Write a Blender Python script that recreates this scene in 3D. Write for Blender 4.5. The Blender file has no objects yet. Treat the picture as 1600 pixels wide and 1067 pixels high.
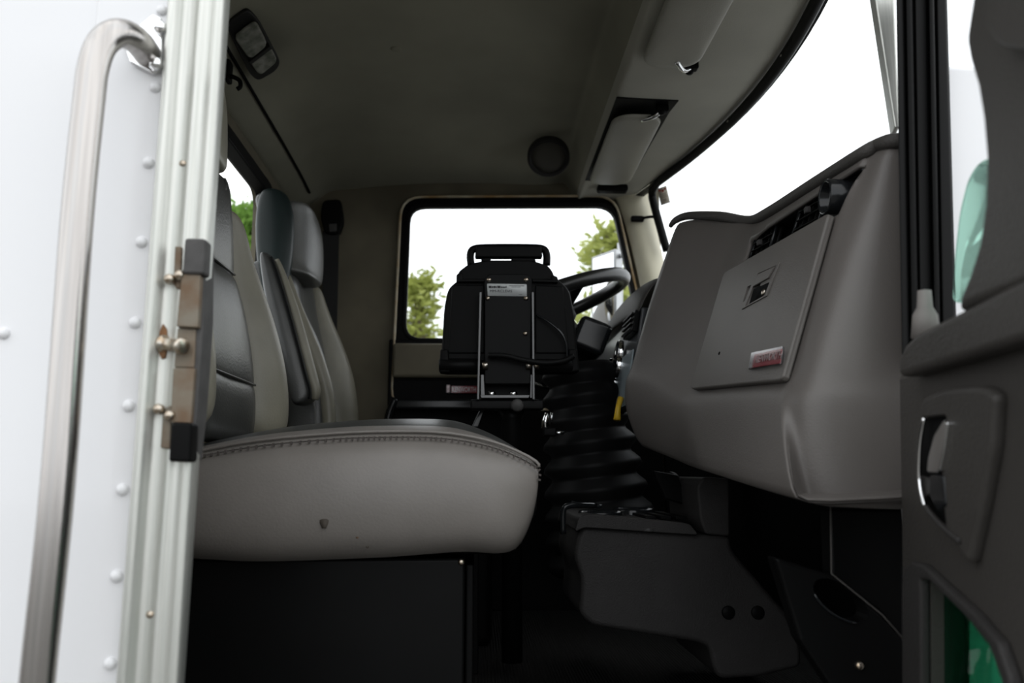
import bpy, bmesh, math, random
from mathutils import Vector, Matrix
random.seed(7)
C = bpy.context.scene
COL = C.collection
V = Vector

# ------------------------------------------------------------------ camera, sky, exposure
FPX = 1245.0
CAM = V((0.0, -0.80, 0.42))
YAW, PITCH = math.radians(2.5), math.radians(9.4)
cd = bpy.data.cameras.new('camera'); cam = bpy.data.objects.new('camera', cd); COL.objects.link(cam)
cam.location = CAM; cam.rotation_euler = (math.pi/2 + PITCH, 0, -YAW)
cd.sensor_width = 36.0; cd.lens = FPX/1600*36; cd.clip_start = 0.02; cd.clip_end = 500
cd.dof.use_dof = True; cd.dof.focus_distance = 1.35; cd.dof.aperture_fstop = 4.5
C.camera = cam

w = bpy.data.worlds.new('overcast_sky'); C.world = w; w.use_nodes = True
wn = w.node_tree; wn.nodes.clear()
wo = wn.nodes.new('ShaderNodeOutputWorld'); bg = wn.nodes.new('ShaderNodeBackground')
tc = wn.nodes.new('ShaderNodeTexCoord'); nz = wn.nodes.new('ShaderNodeTexNoise'); cr = wn.nodes.new('ShaderNodeValToRGB')
nz.inputs['Scale'].default_value = 2.2; nz.inputs['Detail'].default_value = 4
cr.color_ramp.elements[0].position = .40; cr.color_ramp.elements[0].color = (.90, .95, 1.0, 1)
cr.color_ramp.elements[1].position = .66; cr.color_ramp.elements[1].color = (1, 1, 1, 1)
wn.links.new(tc.outputs['Generated'], nz.inputs['Vector']); wn.links.new(nz.outputs['Fac'], cr.inputs['Fac'])
wn.links.new(cr.outputs['Color'], bg.inputs['Color']); bg.inputs['Strength'].default_value = 1.9
wn.links.new(bg.outputs[0], wo.inputs[0])

C.view_settings.view_transform = 'Standard'; C.view_settings.look = 'None'
C.view_settings.gamma = 1; C.view_settings.use_curve_mapping = False
C.view_settings.exposure = 0.0
C.cycles.max_bounces = 10; C.cycles.diffuse_bounces = 6; C.cycles.transparent_max_bounces = 16
C.cycles.use_denoising = True; C.cycles.sample_clamp_indirect = 6

# ------------------------------------------------------------------ helpers
RIGHT = V((math.cos(YAW), -math.sin(YAW), 0))
FWD = V((math.sin(YAW)*math.cos(PITCH), math.cos(YAW)*math.cos(PITCH), math.sin(PITCH)))
UP = RIGHT.cross(FWD)
def ray(px, py):
    return FWD*FPX + RIGHT*(px-800) + UP*(533.5-py)
def P(px, py, Y):                       # survey point: sight line met with a plane across the cab at depth Y
    r = ray(px, py); return CAM + r*((Y-CAM.y)/r.y)
def on_plane(px, py, o, n, off=0.0):
    r = ray(px, py); return CAM + r*((o+n*off-CAM).dot(n)/r.dot(n))
def PZ(px, py, z): return on_plane(px, py, V((0, 0, z)), V((0, 0, 1)))
def PX(px, py, x): return on_plane(px, py, V((x, 0, 0)), V((1, 0, 0)))

WM = {}
def link(o, parent=None, wm=None):
    COL.objects.link(o); WM[o.name] = wm or Matrix()
    if parent is not None:
        o.parent = parent; o.matrix_parent_inverse = WM[parent.name].inverted()
    return o
def tag(o, label=None, cat=None, group=None, kind=None):
    if label: o['label'] = label
    if cat: o['category'] = cat
    if group: o['group'] = group
    if kind: o['kind'] = kind
    return o
def thing(name, label, cat, loc, group=None):
    o = bpy.data.objects.new(name, None); o.empty_display_size = .05; o.location = loc
    link(o, None, Matrix.Translation(V(loc)))
    return tag(o, label, cat, group)
def struct(name, loc=(0, 0, 0), label=None):
    o = bpy.data.objects.new(name, None); o.empty_display_size = .05; o.location = loc
    link(o, None, Matrix.Translation(V(loc)))
    return tag(o, label, None, None, 'structure')
def mesh(name, verts, faces, mat, parent=None, smooth=True, bevel=0, seg=2, sub=0, solid=0, fix=True):
    me = bpy.data.meshes.new(name); me.from_pydata([tuple(v) for v in verts], [], faces); me.update()
    if fix:
        bm = bmesh.new(); bm.from_mesh(me); bmesh.ops.remove_doubles(bm, verts=bm.verts, dist=1e-6)
        bmesh.ops.recalc_face_normals(bm, faces=bm.faces); bm.to_mesh(me); bm.free()
    if smooth:
        for p in me.polygons: p.use_smooth = True
    me.materials.append(mat)
    o = bpy.data.objects.new(name, me); link(o, parent)
    if solid:
        m = o.modifiers.new('s', 'SOLIDIFY'); m.thickness = abs(solid); m.offset = 1 if solid > 0 else -1
    if bevel:
        m = o.modifiers.new('b', 'BEVEL'); m.width = bevel; m.segments = seg; m.limit_method = 'ANGLE'; m.angle_limit = math.radians(35)
    if sub:
        m = o.modifiers.new('u', 'SUBSURF'); m.levels = sub; m.render_levels = sub
    if bevel and smooth and not sub:
        m = o.modifiers.new('w', 'WEIGHTED_NORMAL')
    return o
def grid(rows, closed=False):
    n = len(rows[0]); vs = [p for r in rows for p in r]; fs = []
    for i in range(len(rows)-1):
        for j in range(n if closed else n-1):
            k = (j+1) % n
            fs.append((i*n+j, i*n+k, (i+1)*n+k, (i+1)*n+j))
    return vs, fs
def loft(name, rows, mat, parent=None, closed=False, cap=False, sub=1, solid=0, smooth=True, bevel=0):
    vs, fs = grid(rows, closed); n = len(rows[0])
    if cap:
        fs.append(tuple(range(n))); fs.append(tuple((len(rows)-1)*n+j for j in range(n)))
    return mesh(name, vs, fs, mat, parent, smooth, bevel, 2, sub, solid)
def prism(name, poly, ext, mat, parent=None, bevel=.003, seg=2, smooth=True):
    n = len(poly); e = V(ext)
    vs = [V(p) for p in poly] + [V(p)+e for p in poly]
    fs = [tuple(range(n)), tuple(range(2*n-1, n-1, -1))] + [(i, (i+1) % n, n+(i+1) % n, n+i) for i in range(n)]
    return mesh(name, vs, fs, mat, parent, smooth, bevel, seg)
def boxf(name, o, ax, ay, az, mat, parent=None, bevel=.003, seg=2):
    o = V(o); ax, ay, az = V(ax), V(ay), V(az)
    return prism(name, [o, o+ax, o+ax+ay, o+ay], az, mat, parent, bevel, seg)
def box(name, c, s, mat, parent=None, bevel=.003, rot=None, seg=2):
    R = rot or Matrix.Identity(3); c = V(c)
    ax, ay, az = R @ V((s[0], 0, 0)), R @ V((0, s[1], 0)), R @ V((0, 0, s[2]))
    return boxf(name, c-(ax+ay+az)/2, ax, ay, az, mat, parent, bevel, seg)
def smooth_path(pts, n=8, closed=False):
    out = []; N = len(pts); pts = [V(p) for p in pts]
    for i in range(N if closed else N-1):
        if closed: p0, p1, p2, p3 = pts[i-1], pts[i], pts[(i+1) % N], pts[(i+2) % N]
        else: p0, p1, p2, p3 = pts[max(i-1, 0)], pts[i], pts[i+1], pts[min(i+2, N-1)]
        for k in range(n):
            t = k/n
            out.append(.5*((2*p1)+(p2-p0)*t+(2*p0-5*p1+4*p2-p3)*t*t+(3*p1-p0-3*p2+p3)*t**3))
    if not closed: out.append(pts[-1])
    return out
def tube_geo(pts, r, n=12, closed=False):
    pts = [V(p) for p in pts]; rows = []; N = len(pts); up = None
    for i, p in enumerate(pts):
        if closed: t = pts[(i+1) % N]-pts[i-1]
        else: t = pts[min(i+1, N-1)]-pts[max(i-1, 0)]
        t.normalize()
        if up is None: up = t.orthogonal().normalized()
        up = (up - t*up.dot(t)).normalized(); s = t.cross(up)
        rr = r
        if isinstance(r, (list, tuple)):
            f = i/(N-1)*(len(r)-1); k = min(int(f), len(r)-2); rr = r[k]+(r[k+1]-r[k])*(f-k)
        rows.append([p+(up*math.cos(a)+s*math.sin(a))*rr for a in [2*math.pi*k/n for k in range(n)]])
    if closed: rows.append(list(rows[0]))
    return rows
def tube(name, pts, r, mat, parent=None, n=12, closed=False, curve=0, sub=0):
    if curve: pts = smooth_path(pts, curve, closed)
    rows = tube_geo(pts, r, n, closed)
    return loft(name, rows, mat, parent, True, not closed, sub)
def lathe_geo(o, axis, prof, n=24):
    axis = V(axis).normalized(); u = axis.orthogonal().normalized(); v = axis.cross(u); o = V(o)
    return [[o+axis*h+(u*math.cos(a)+v*math.sin(a))*r for a in [2*math.pi*k/n for k in range(n)]] for r, h in prof]
def lathe(name, o, axis, prof, mat, parent=None, n=24, cap=True, sub=0, bevel=0):
    return loft(name, lathe_geo(o, axis, prof, n), mat, parent, True, cap, sub, 0, True, bevel)
def join_geo(name, parts, mat, parent=None, smooth=True, fix=True):
    vs, fs = [], []
    for v, f in parts:
        b = len(vs); vs += v; fs += [tuple(i+b for i in q) for q in f]
    return mesh(name, vs, fs, mat, parent, smooth, fix=fix)
def box_geo(o, ax, ay, az):
    o, ax, ay, az = V(o), V(ax), V(ay), V(az)
    vs = [o, o+ax, o+ax+ay, o+ay, o+az, o+ax+az, o+ax+ay+az, o+ay+az]
    return vs, [(0, 1, 2, 3), (7, 6, 5, 4), (0, 1, 5, 4), (1, 2, 6, 5), (2, 3, 7, 6), (3, 0, 4, 7)]
def cut(o, cutter):                     # carve a recess for good, then drop the cutter
    m = o.modifiers.new('x', 'BOOLEAN'); m.operation = 'DIFFERENCE'; m.object = cutter; m.solver = 'EXACT'
    dg = bpy.context.evaluated_depsgraph_get(); dg.update()
    me = bpy.data.meshes.new_from_object(o.evaluated_get(dg), depsgraph=dg)
    o.modifiers.clear(); old = o.data; o.data = me; me.name = old.name
    bpy.data.meshes.remove(old)
    cm = cutter.data; bpy.data.objects.remove(cutter); bpy.data.meshes.remove(cm)
def flat(o):
    for p in o.data.polygons: p.use_smooth = False
    return o
def seg_hit(c, d, poly):
    best = None; n = len(poly)
    for i in range(n):
        a, b = poly[i], poly[(i+1) % n]
        ex, ey = b[0]-a[0], b[1]-a[1]; den = d[0]*ey-d[1]*ex
        if abs(den) < 1e-12: continue
        t = ((a[0]-c[0])*ey-(a[1]-c[1])*ex)/den; s = ((a[0]-c[0])*d[1]-(a[1]-c[1])*d[0])/den
        if t > 1e-9 and -1e-6 <= s <= 1+1e-6 and (best is None or t > best): best = t
    return best
def ring(name, outer, inner, to3, ext, mat, parent=None, bevel=0, smooth=False):
    """flat ring between two star-shaped 2D outlines, given thickness"""
    cx = sum(p[0] for p in inner)/len(inner); cy = sum(p[1] for p in inner)/len(inner); c = (cx, cy)
    angs = sorted(set(round(math.atan2(p[1]-cy, p[0]-cx), 5) for p in list(outer)+list(inner)))
    A, B = [], []
    for a in angs:
        d = (math.cos(a), math.sin(a)); to, ti = seg_hit(c, d, outer), seg_hit(c, d, inner)
        if to is None or ti is None: continue
        A.append(to3((cx+d[0]*to, cy+d[1]*to))); B.append(to3((cx+d[0]*ti, cy+d[1]*ti)))
    n = len(A); e = V(ext)
    vs = A+B+[p+e for p in A]+[p+e for p in B]; fs = []
    for i in range(n):
        j = (i+1) % n
        fs += [(i, j, n+j, n+i), (2*n+i, 3*n+i, 3*n+j, 2*n+j), (i, 2*n+i, 2*n+j, j), (n+i, n+j, 3*n+j, 3*n+i)]
    return mesh(name, vs, fs, mat, parent, smooth, bevel)
def rrect(x0, y0, x1, y1, r, n=6):
    out = []
    for cx, cy, a0 in ((x1-r, y1-r, 0), (x0+r, y1-r, 90), (x0+r, y0+r, 180), (x1-r, y0+r, 270)):
        for k in range(n+1):
            a = math.radians(a0+90*k/n); out.append((cx+r*math.cos(a), cy+r*math.sin(a)))
    return out
def round_poly(pts, r, n=5):            # round the corners of a 2D outline
    out = []; N = len(pts)
    for i in range(N):
        p, a, b = V(pts[i]), V(pts[i-1]), V(pts[(i+1) % N])
        ra = min(r, (a-p).length*.45); rb = min(r, (b-p).length*.45)
        s, e = p+(a-p).normalized()*ra, p+(b-p).normalized()*rb
        for k in range(n+1):
            t = k/n; out.append(tuple((1-t)**2*s+2*t*(1-t)*p+t*t*e))
    return out
def text(name, s, o, ax, ay, width, height, mat, parent, depth=.0008, bold=0.0):
    cu = bpy.data.curves.new(name, 'FONT'); cu.body = s; cu.extrude = .02; cu.resolution_u = 3; cu.offset = bold
    t = bpy.data.objects.new(name, cu); COL.objects.link(t)
    dg = bpy.context.evaluated_depsgraph_get(); dg.update()
    me = bpy.data.meshes.new_from_object(t.evaluated_get(dg), depsgraph=dg)
    bpy.data.objects.remove(t); bpy.data.curves.remove(cu)
    xs = [v.co.x for v in me.vertices]; ys = [v.co.y for v in me.vertices]
    x0, x1, y0, y1 = min(xs), max(xs), min(ys), max(ys)
    ax, ay = V(ax).normalized(), V(ay).normalized(); nn = ax.cross(ay)
    for v in me.vertices:
        q = v.co.copy()
        v.co = V(o)+ax*((q.x-x0)/(x1-x0)*width)+ay*((q.y-y0)/(y1-y0)*height)+nn*((q.z+.02)/.04*depth)
    me.materials.append(mat); me.name = name
    return link(bpy.data.objects.new(name, me), parent)
def icos(name, c, r, scale, mat, parent=None, sub=2):
    bm = bmesh.new(); bmesh.ops.create_icosphere(bm, subdivisions=sub, radius=r)
    for v in bm.verts: v.co = V((v.co.x*scale[0], v.co.y*scale[1], v.co.z*scale[2]))+V(c)
    me = bpy.data.meshes.new(name); bm.to_mesh(me); bm.free(); me.materials.append(mat)
    for p in me.polygons: p.use_smooth = True
    return link(bpy.data.objects.new(name, me), parent)
def placed(name, me, loc, axis, parent):      # instance of a shared mesh whose own axis is +Z
    o = bpy.data.objects.new(name, me)
    q = V((0, 0, 1)).rotation_difference(V(axis)).to_matrix().to_4x4()
    o.matrix_basis = Matrix.Translation(V(loc)) @ q
    link(o, parent, Matrix.Translation(V(loc)) @ q); return o
def lathe_mesh(name, prof, mat, n=16):
    vs, fs = grid(lathe_geo((0, 0, 0), (0, 0, 1), prof, n), True)
    fs.append(tuple(range(n))); fs.append(tuple((len(prof)-1)*n+j for j in range(n)))
    me = bpy.data.meshes.new(name); me.from_pydata([tuple(v) for v in vs], [], fs); me.update()
    bm = bmesh.new(); bm.from_mesh(me); bmesh.ops.remove_doubles(bm, verts=bm.verts, dist=1e-6); bmesh.ops.recalc_face_normals(bm, faces=bm.faces); bm.to_mesh(me); bm.free()
    for p in me.polygons: p.use_smooth = True
    me.materials.append(mat); return me

# ------------------------------------------------------------------ materials
def mat(name, col, rough=.5, metal=0, var=0, vscale=6, bump=0, bscale=120, col2=None, stretch=None, spec=None, coat=0, detail=3):
    m = bpy.data.materials.new(name); m.use_nodes = True; nt = m.node_tree; b = nt.nodes['Principled BSDF']
    b.inputs['Base Color'].default_value = (*col, 1); b.inputs['Roughness'].default_value = rough; b.inputs['Metallic'].default_value = metal
    if spec is not None: b.inputs['Specular IOR Level'].default_value = spec
    if coat: b.inputs['Coat Weight'].default_value = coat; b.inputs['Coat Roughness'].default_value = .08
    t = nt.nodes.new('ShaderNodeTexCoord'); vec = t.outputs['Object']
    if stretch:
        mp = nt.nodes.new('ShaderNodeMapping'); mp.inputs['Scale'].default_value = stretch
        nt.links.new(vec, mp.inputs['Vector']); vec = mp.outputs['Vector']
    if var or col2:
        n = nt.nodes.new('ShaderNodeTexNoise'); n.inputs['Scale'].default_value = vscale; n.inputs['Detail'].default_value = detail
        r = nt.nodes.new('ShaderNodeValToRGB'); r.color_ramp.elements[0].position = .35; r.color_ramp.elements[1].position = .68
        c2 = col2 or tuple(c*(1-var) for c in col)
        r.color_ramp.elements[0].color = (*c2, 1); r.color_ramp.elements[1].color = (*col, 1)
        nt.links.new(vec, n.inputs['Vector']); nt.links.new(n.outputs['Fac'], r.inputs['Fac']); nt.links.new(r.outputs['Color'], b.inputs['Base Color'])
    if bump:
        n = nt.nodes.new('ShaderNodeTexNoise'); n.inputs['Scale'].default_value = bscale; n.inputs['Detail'].default_value = 2
        bp = nt.nodes.new('ShaderNodeBump'); bp.inputs['Strength'].default_value = bump; bp.inputs['Distance'].default_value = .002
        nt.links.new(vec, n.inputs['Vector']); nt.links.new(n.outputs['Fac'], bp.inputs['Height']); nt.links.new(bp.outputs['Normal'], b.inputs['Normal'])
    return m
def glass(name, tint=(1, 1, 1), refl=.5):
    m = bpy.data.materials.new(name); m.use_nodes = True; nt = m.node_tree; nt.nodes.clear()
    o = nt.nodes.new('ShaderNodeOutputMaterial'); mx = nt.nodes.new('ShaderNodeMixShader'); fr = nt.nodes.new('ShaderNodeFresnel')
    tr = nt.nodes.new('ShaderNodeBsdfTransparent'); gl = nt.nodes.new('ShaderNodeBsdfGlossy'); mu = nt.nodes.new('ShaderNodeMath')
    mu.operation = 'MULTIPLY'; mu.inputs[1].default_value = refl; fr.inputs['IOR'].default_value = 1.45
    tr.inputs['Color'].default_value = (*tint, 1); gl.inputs['Roughness'].default_value = .02
    nt.links.new(fr.outputs[0], mu.inputs[0]); nt.links.new(mu.outputs[0], mx.inputs[0]); nt.links.new(tr.outputs[0], mx.inputs[1])
    nt.links.new(gl.outputs[0], mx.inputs[2]); nt.links.new(mx.outputs[0], o.inputs[0]); return m

M_leather = mat('grey_leather', (.205, .187, .170), .42, var=.16, vscale=9, bump=.16, bscale=300)
M_leather_warm = mat('worn_grey_leather', (.235, .222, .172), .40, var=.22, vscale=8, bump=.18, bscale=260)
M_dark_leather = mat('charcoal_leather', (.055, .056, .053), .34, var=.25, vscale=12, bump=.2, bscale=260)
M_pad_leather = mat('light_charcoal_leather', (.12, .12, .112), .34, var=.3, vscale=10, bump=.3, bscale=240)  # lighter copy of the charcoal leather, for the driver's headrest and piping
M_teal_leather = mat('dark_green_leather', (.012, .021, .020), .42, var=.2, vscale=10, bump=.2, bscale=240, spec=.22)
M_thread = mat('stitch_thread', (.06, .05, .045), .8)
M_dash = mat('grey_dash_plastic', (.112, .101, .093), .46, var=.10, vscale=5, bump=.22, bscale=520)
M_pad = mat('dark_dash_pad', (.055, .051, .047), .6, bump=.5, bscale=420, spec=0.3)
M_glove = mat('glovebox_plastic', (.112, .102, .093), .46, var=.12, vscale=7, bump=.2, bscale=520)
M_console = mat('console_plastic', (.036, .034, .033), .5, var=.2, vscale=9, bump=.5, bscale=380, spec=0.18)
M_door = mat('door_trim_plastic', (.050, .046, .042), .48, var=.15, vscale=5, bump=.4, bscale=380, spec=0.3)
M_head = mat('lit_headliner_fabric', (.50, .49, .42), .85, var=.16, vscale=4, bump=.3, bscale=500, stretch=(1, 1, 1))  # same fabric as the rear, lightened to paint windshield light on the shelf
M_head2 = mat('shaded_headliner_fabric', (.33, .32, .25), .9, var=.18, vscale=4, bump=.3, bscale=500)  # the same headliner, darkened for the shaded part behind the step
M_visor = mat('visor_vinyl', (.36, .35, .30), .42, var=.12, vscale=6, bump=.2, bscale=400)
M_wall = mat('stained_cab_trim', (.185, .163, .112), .75, var=.35, vscale=4.5, bump=.2, bscale=300)
M_cream = mat('cream_pillar_plastic', (.66, .62, .47), .55, var=.14, vscale=7)
M_bead = mat('rusty_bead', (.60, .55, .42), .45, col2=(.38, .24, .10), vscale=14)
M_rubber = mat('black_rubber', (.005, .005, .005), .5, spec=0.12)
M_rubber_grey = mat('worn_rubber', (.07, .067, .065), .7, var=.3, vscale=60)
M_black = mat('black_plastic', (.0045, .0045, .0045), .45, bump=.15, bscale=500, spec=0.07)
M_rim = mat('worn_wheel_vinyl', (.010, .010, .0095), .34, spec=.5)
M_black_gloss = mat('glossy_black', (.010, .011, .012), .16, spec=0.35)
M_black_paint = mat('black_painted_steel', (.005, .005, .005), .4, var=.2, vscale=10, spec=0.08)
M_void = mat('soot_black', (.006, .006, .006), .9, spec=.1)
M_carpet = mat('dark_firewall_mat', (.005, .005, .005), .9, spec=.1)
M_white = mat('white_paint', (.80, .80, .81), .28, coat=.4)
M_alu = mat('raw_aluminium', (.66, .66, .62), .40, .7, col2=(.54, .55, .51), vscale=5, stretch=(60, 60, 1.2), bump=.15, bscale=40)
M_steel = mat('brushed_stainless', (.50, .475, .455), .24, 1, var=.22, vscale=4, stretch=(50, 50, 1))
M_chrome = mat('chrome', (.85, .85, .85), .08, 1)
M_zinc = mat('zinc_bolt', (.65, .62, .56), .30, 1, col2=(.4, .3, .2), vscale=150)
M_rusty = mat('rusty_steel', (.20, .175, .135), .6, .3, col2=(.15, .095, .055), vscale=38)
M_rust = mat('rust', (.25, .12, .05), .8, var=.4, vscale=60)
M_red = mat('badge_red', (.16, .008, .014), .18, coat=.5)
M_badge_letter = mat('dull_badge_letters', (.30, .25, .25), .3, .8)
M_badge_frame = mat('badge_chrome', (.36, .36, .37), .18, 1)
M_mark = mat('scuff_residue', (.055, .045, .035), .8)
M_brownmark = mat('brown_speck', (.12, .065, .03), .8)
M_lens = mat('frosted_lens', (.34, .34, .30), .18, col2=(.16, .17, .14), vscale=45, detail=5)
M_lensdiv = mat('lens_black', (.012, .012, .011), .5)
M_label = mat('silver_label', (.55, .57, .57), .4)
M_ink = mat('label_ink', (.02, .02, .02), .6)
M_ink_red = mat('red_ink', (.45, .05, .04), .6)
M_sticker = mat('beige_sticker', (.60, .54, .44), .6)
M_sticker_lines = mat('sticker_print', (.36, .31, .25), .6)
M_gauge = mat('gauge_face', (.02, .022, .025), .3)
M_panel = mat('silver_dash_panel', (.36, .42, .45), .35, .2)
M_yellow = mat('yellow_plastic', (.75, .48, .03), .4)
M_bark = mat('bark', (.12, .09, .065), .9, var=.3, vscale=10)
M_ground = mat('asphalt_ground', (.13, .125, .115), .95, var=.2, vscale=3)
M_grille = mat('speaker_grille', (.07, .066, .054), .8)
M_mirror = mat('mirror_glass', (.92, .93, .95), .02, 1)
M_mirror_back = mat('mirror_shell', (.55, .56, .57), .35, .3)
M_belt = mat('belt_webbing', (.018, .018, .018), .8, bump=.4, bscale=400)
M_seal_grey = mat('grey_rubber_plug', (.17, .155, .145), .65)
G_clear = glass('clear_glass', (.985, .995, .99), .12)
G_green = glass('green_tinted_glass', (.70, .90, .82), .5)
G_deep = glass('deep_green_glass', (.16, .52, .36), .5)

def leaf_mat(name, a, b):
    m = bpy.data.materials.new(name); m.use_nodes = True; nt = m.node_tree; nt.nodes.clear()
    o = nt.nodes.new('ShaderNodeOutputMaterial'); d = nt.nodes.new('ShaderNodeBsdfDiffuse'); t = nt.nodes.new('ShaderNodeBsdfTranslucent')
    mx = nt.nodes.new('ShaderNodeMixShader'); mx.inputs[0].default_value = .45
    n = nt.nodes.new('ShaderNodeTexNoise'); n.inputs['Scale'].default_value = 1.5; r = nt.nodes.new('ShaderNodeValToRGB')
    r.color_ramp.elements[0].color = (*a, 1); r.color_ramp.elements[1].color = (*b, 1)
    r.color_ramp.elements[0].position = .35; r.color_ramp.elements[1].position = .65
    c = nt.nodes.new('ShaderNodeTexCoord'); nt.links.new(c.outputs['Object'], n.inputs['Vector'])
    nt.links.new(n.outputs['Fac'], r.inputs['Fac'])
    for s in (d, t): nt.links.new(r.outputs['Color'], s.inputs['Color'])
    nt.links.new(d.outputs[0], mx.inputs[1]); nt.links.new(t.outputs[0], mx.inputs[2]); nt.links.new(mx.outputs[0], o.inputs[0]); return m
M_leaf = leaf_mat('conifer_needles', (.32, .36, .09), (.52, .56, .20))
M_leaf2 = leaf_mat('broadleaf', (.10, .22, .04), (.26, .42, .10))

def floor_mat():
    m = mat('ribbed_rubber_mat', (.022, .021, .020), .6, spec=0.2); nt = m.node_tree; b = nt.nodes['Principled BSDF']
    t = nt.nodes.new('ShaderNodeTexCoord'); wv = nt.nodes.new('ShaderNodeTexWave'); wv.inputs['Scale'].default_value = 45; wv.bands_direction = 'X'
    bp = nt.nodes.new('ShaderNodeBump'); bp.inputs['Strength'].default_value = .9; bp.inputs['Distance'].default_value = .004
    nt.links.new(t.outputs['Object'], wv.inputs['Vector']); nt.links.new(wv.outputs['Fac'], bp.inputs['Height']); nt.links.new(bp.outputs['Normal'], b.inputs['Normal'])
    return m
M_floor = floor_mat()

# ------------------------------------------------------------------ the cab shell
XR, YF = -.62, 1.80                       # rear wall, far (driver) side
g = mesh('ground', [(-40, -40, -1.15), (40, -40, -1.15), (40, 60, -1.15), (-40, 60, -1.15)], [(0, 1, 2, 3)], M_ground, None, False)  # unseen ground, its colour darkened to limit bounce into the cab
tag(g, 'unseen dark asphalt yard around the truck', None, None, 'structure')

# floor
fl = mesh('floor', *box_geo((XR, -.02, -.03), (1.55, 0, 0), (0, 1.84, 0), (0, 0, .03)), M_floor, None, False)
tag(fl, 'dark ribbed rubber mat on the cab floor', None, None, 'structure')

# ceiling: lengthwise profile (x, z) lofted across the cab, falling towards the side doors
prof = [(-.63, 1.29), (-.56, 1.335), (-.545, 1.35), (-.50, 1.39), (-.43, 1.42), (-.32, 1.44), (0, 1.455), (.19, 1.446), (.262, 1.452), (.286, 1.458), (.300, 1.450),
        (.336, 1.356), (.342, 1.348), (.352, 1.345), (.42, 1.345), (.52, 1.345), (.60, 1.348), (.68, 1.352)]
def ceil_z(x):
    for (a, za), (b, zb) in zip(prof, prof[1:]):
        if a <= x <= b: return za+(zb-za)*(x-a)/(b-a)
    return prof[-1][1] if x > 0 else prof[0][1]
def ws_x(Y):                              # windshield top edge, bowed forward at the middle
    u = (Y-.9)/.9; return .680-.20*u*u+.04*u**4
rows = []
Ys = [-.02, .03, .10, .22, .40, .60, .76, .84, .92, 1.04, 1.20, 1.36, 1.50, 1.60, 1.68, 1.74, 1.79, 1.83]
for Y in Ys:
    e = max(0, abs(Y-.9)-.55)/.36; r = []
    for x, z in prof:
        X = x
        if x > .352: X = .352+(x-.352)*(ws_x(Y)+.016-.352)/(.68-.352)
        lift = -.055*e*e if x < .31 else (-.055*e*e*(.352-x)/.045 if x < .352 else 0)
        zz = z+lift*(1 if x > -.5 else .4)
        if -.35 < x < .25 and Y < .80: zz += .022*min(1, (.84-Y)/.10)
        r.append(V((X, Y, zz)))
    rows.append(r)
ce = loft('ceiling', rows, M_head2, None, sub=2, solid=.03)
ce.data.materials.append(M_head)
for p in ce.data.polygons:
    if p.center.x > .334: p.material_index = 1  # front shelf takes the copy with the light painted in
tag(ce, 'padded fabric headliner with a recessed centre and a lowered front shelf', None, None, 'structure')
# seam bead of the headliner along the rear
tr = tube('trim_1', [V((-.553, Y, ceil_z(-.553)-.003-(.022*(max(0, abs(Y-.9)-.55)/.36)**2))) for Y in [.0, .3, .7, 1.1, 1.4, 1.6, 1.72]], .004, M_void, None, 8, curve=4)
tag(tr, 'thin dark seam bead along the rear edge of the headliner', None, None, 'structure')

# rear wall with back window
to_rear = lambda q: V((XR, q[0], q[1]))
rw_in = rrect(.33, .72, 1.47, 1.235, .055)
wr = ring('wall_rear', [(-.02, 0), (1.82, 0), (1.82, 1.42), (-.02, 1.42)], rw_in, to_rear, (-.04, 0, 0), M_wall)
tag(wr, 'dark trimmed rear wall of the cab', None, None, 'structure')
w1 = ring('window_1', rrect(.315, .705, 1.485, 1.25, .06), rrect(.35, .74, 1.45, 1.215, .05), lambda q: V((XR+.018, q[0], q[1])), (-.04, 0, 0), M_rubber, None, .004)
tag(w1, 'small rear window in a black rubber gasket behind the seats', None, None, 'structure')
mesh('window_pane', [to_rear(q)+V((-.01, 0, 0)) for q in rrect(.34, .73, 1.46, 1.225, .05)], [tuple(range(28))], G_clear, w1, False)

# far side wall (driver side) and driver's door
def FP(Y): return lambda q: P(q[0], q[1], Y)
win_in = round_poly([(627, 531), (638, 322), (956, 321), (990, 480), (994, 531)], 34)
door_out = round_poly([(608, 700), (625, 305), (962, 303), (1020, 560), (1024, 700)], 42)
def xz(px, py, Y): p = P(px, py, Y); return (p.x, p.z)
to_far = lambda Y: (lambda q: V((q[0], Y, q[1])))
door_far_2d = [xz(px, py, 1.785) for px, py in [(610, 640), (625, 306), (962, 304), (1010, 520), (1016, 640)]]
door_far_2d = round_poly(door_far_2d, .07)
win_far_2d = round_poly([xz(px, py, 1.785) for px, py in [(633, 529), (640, 322), (958, 321), (990, 470), (996, 529)]], .055)
wf = ring('wall_far', [(XR-.04, 0), (.62, 0), (.62, 1.44), (XR-.04, 1.44)], door_far_2d, to_far(1.80), (0, .04, 0), M_wall)
tag(wf, 'stained tan trim of the cab side behind the driver seat', None, None, 'structure')
d1 = struct('door_1', (.1, 1.785, 0), "closed driver's door with a large window and a small lower window")
dp = ring('door_frame', door_far_2d, win_far_2d, to_far(1.775), (0, .05, 0), M_black, d1, .006)
ring('window_gasket', [(p[0], p[1]) for p in round_poly([xz(px, py, 1.77) for px, py in [(628, 533), (635, 317), (962, 316), (996, 470), (1001, 533)]], .06)],
     round_poly([xz(px, py, 1.77) for px, py in [(634, 528), (642, 324), (957, 323), (989, 470), (995, 528)]], .052), to_far(1.768), (0, .02, 0), M_rubber, d1, .003)
mesh('window_pane', [V((a, 1.80, b)) for a, b in win_far_2d], [tuple(range(len(win_far_2d)))], G_clear, d1, False)
tube('metal_bead', [V((a, 1.768, b)) for a, b in round_poly([xz(px, py, 1.77) for px, py in [(611, 640), (627, 308), (961, 306), (1009, 520), (1014, 640)]], .07)], .0045, M_bead, d1, 8, True)
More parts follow.
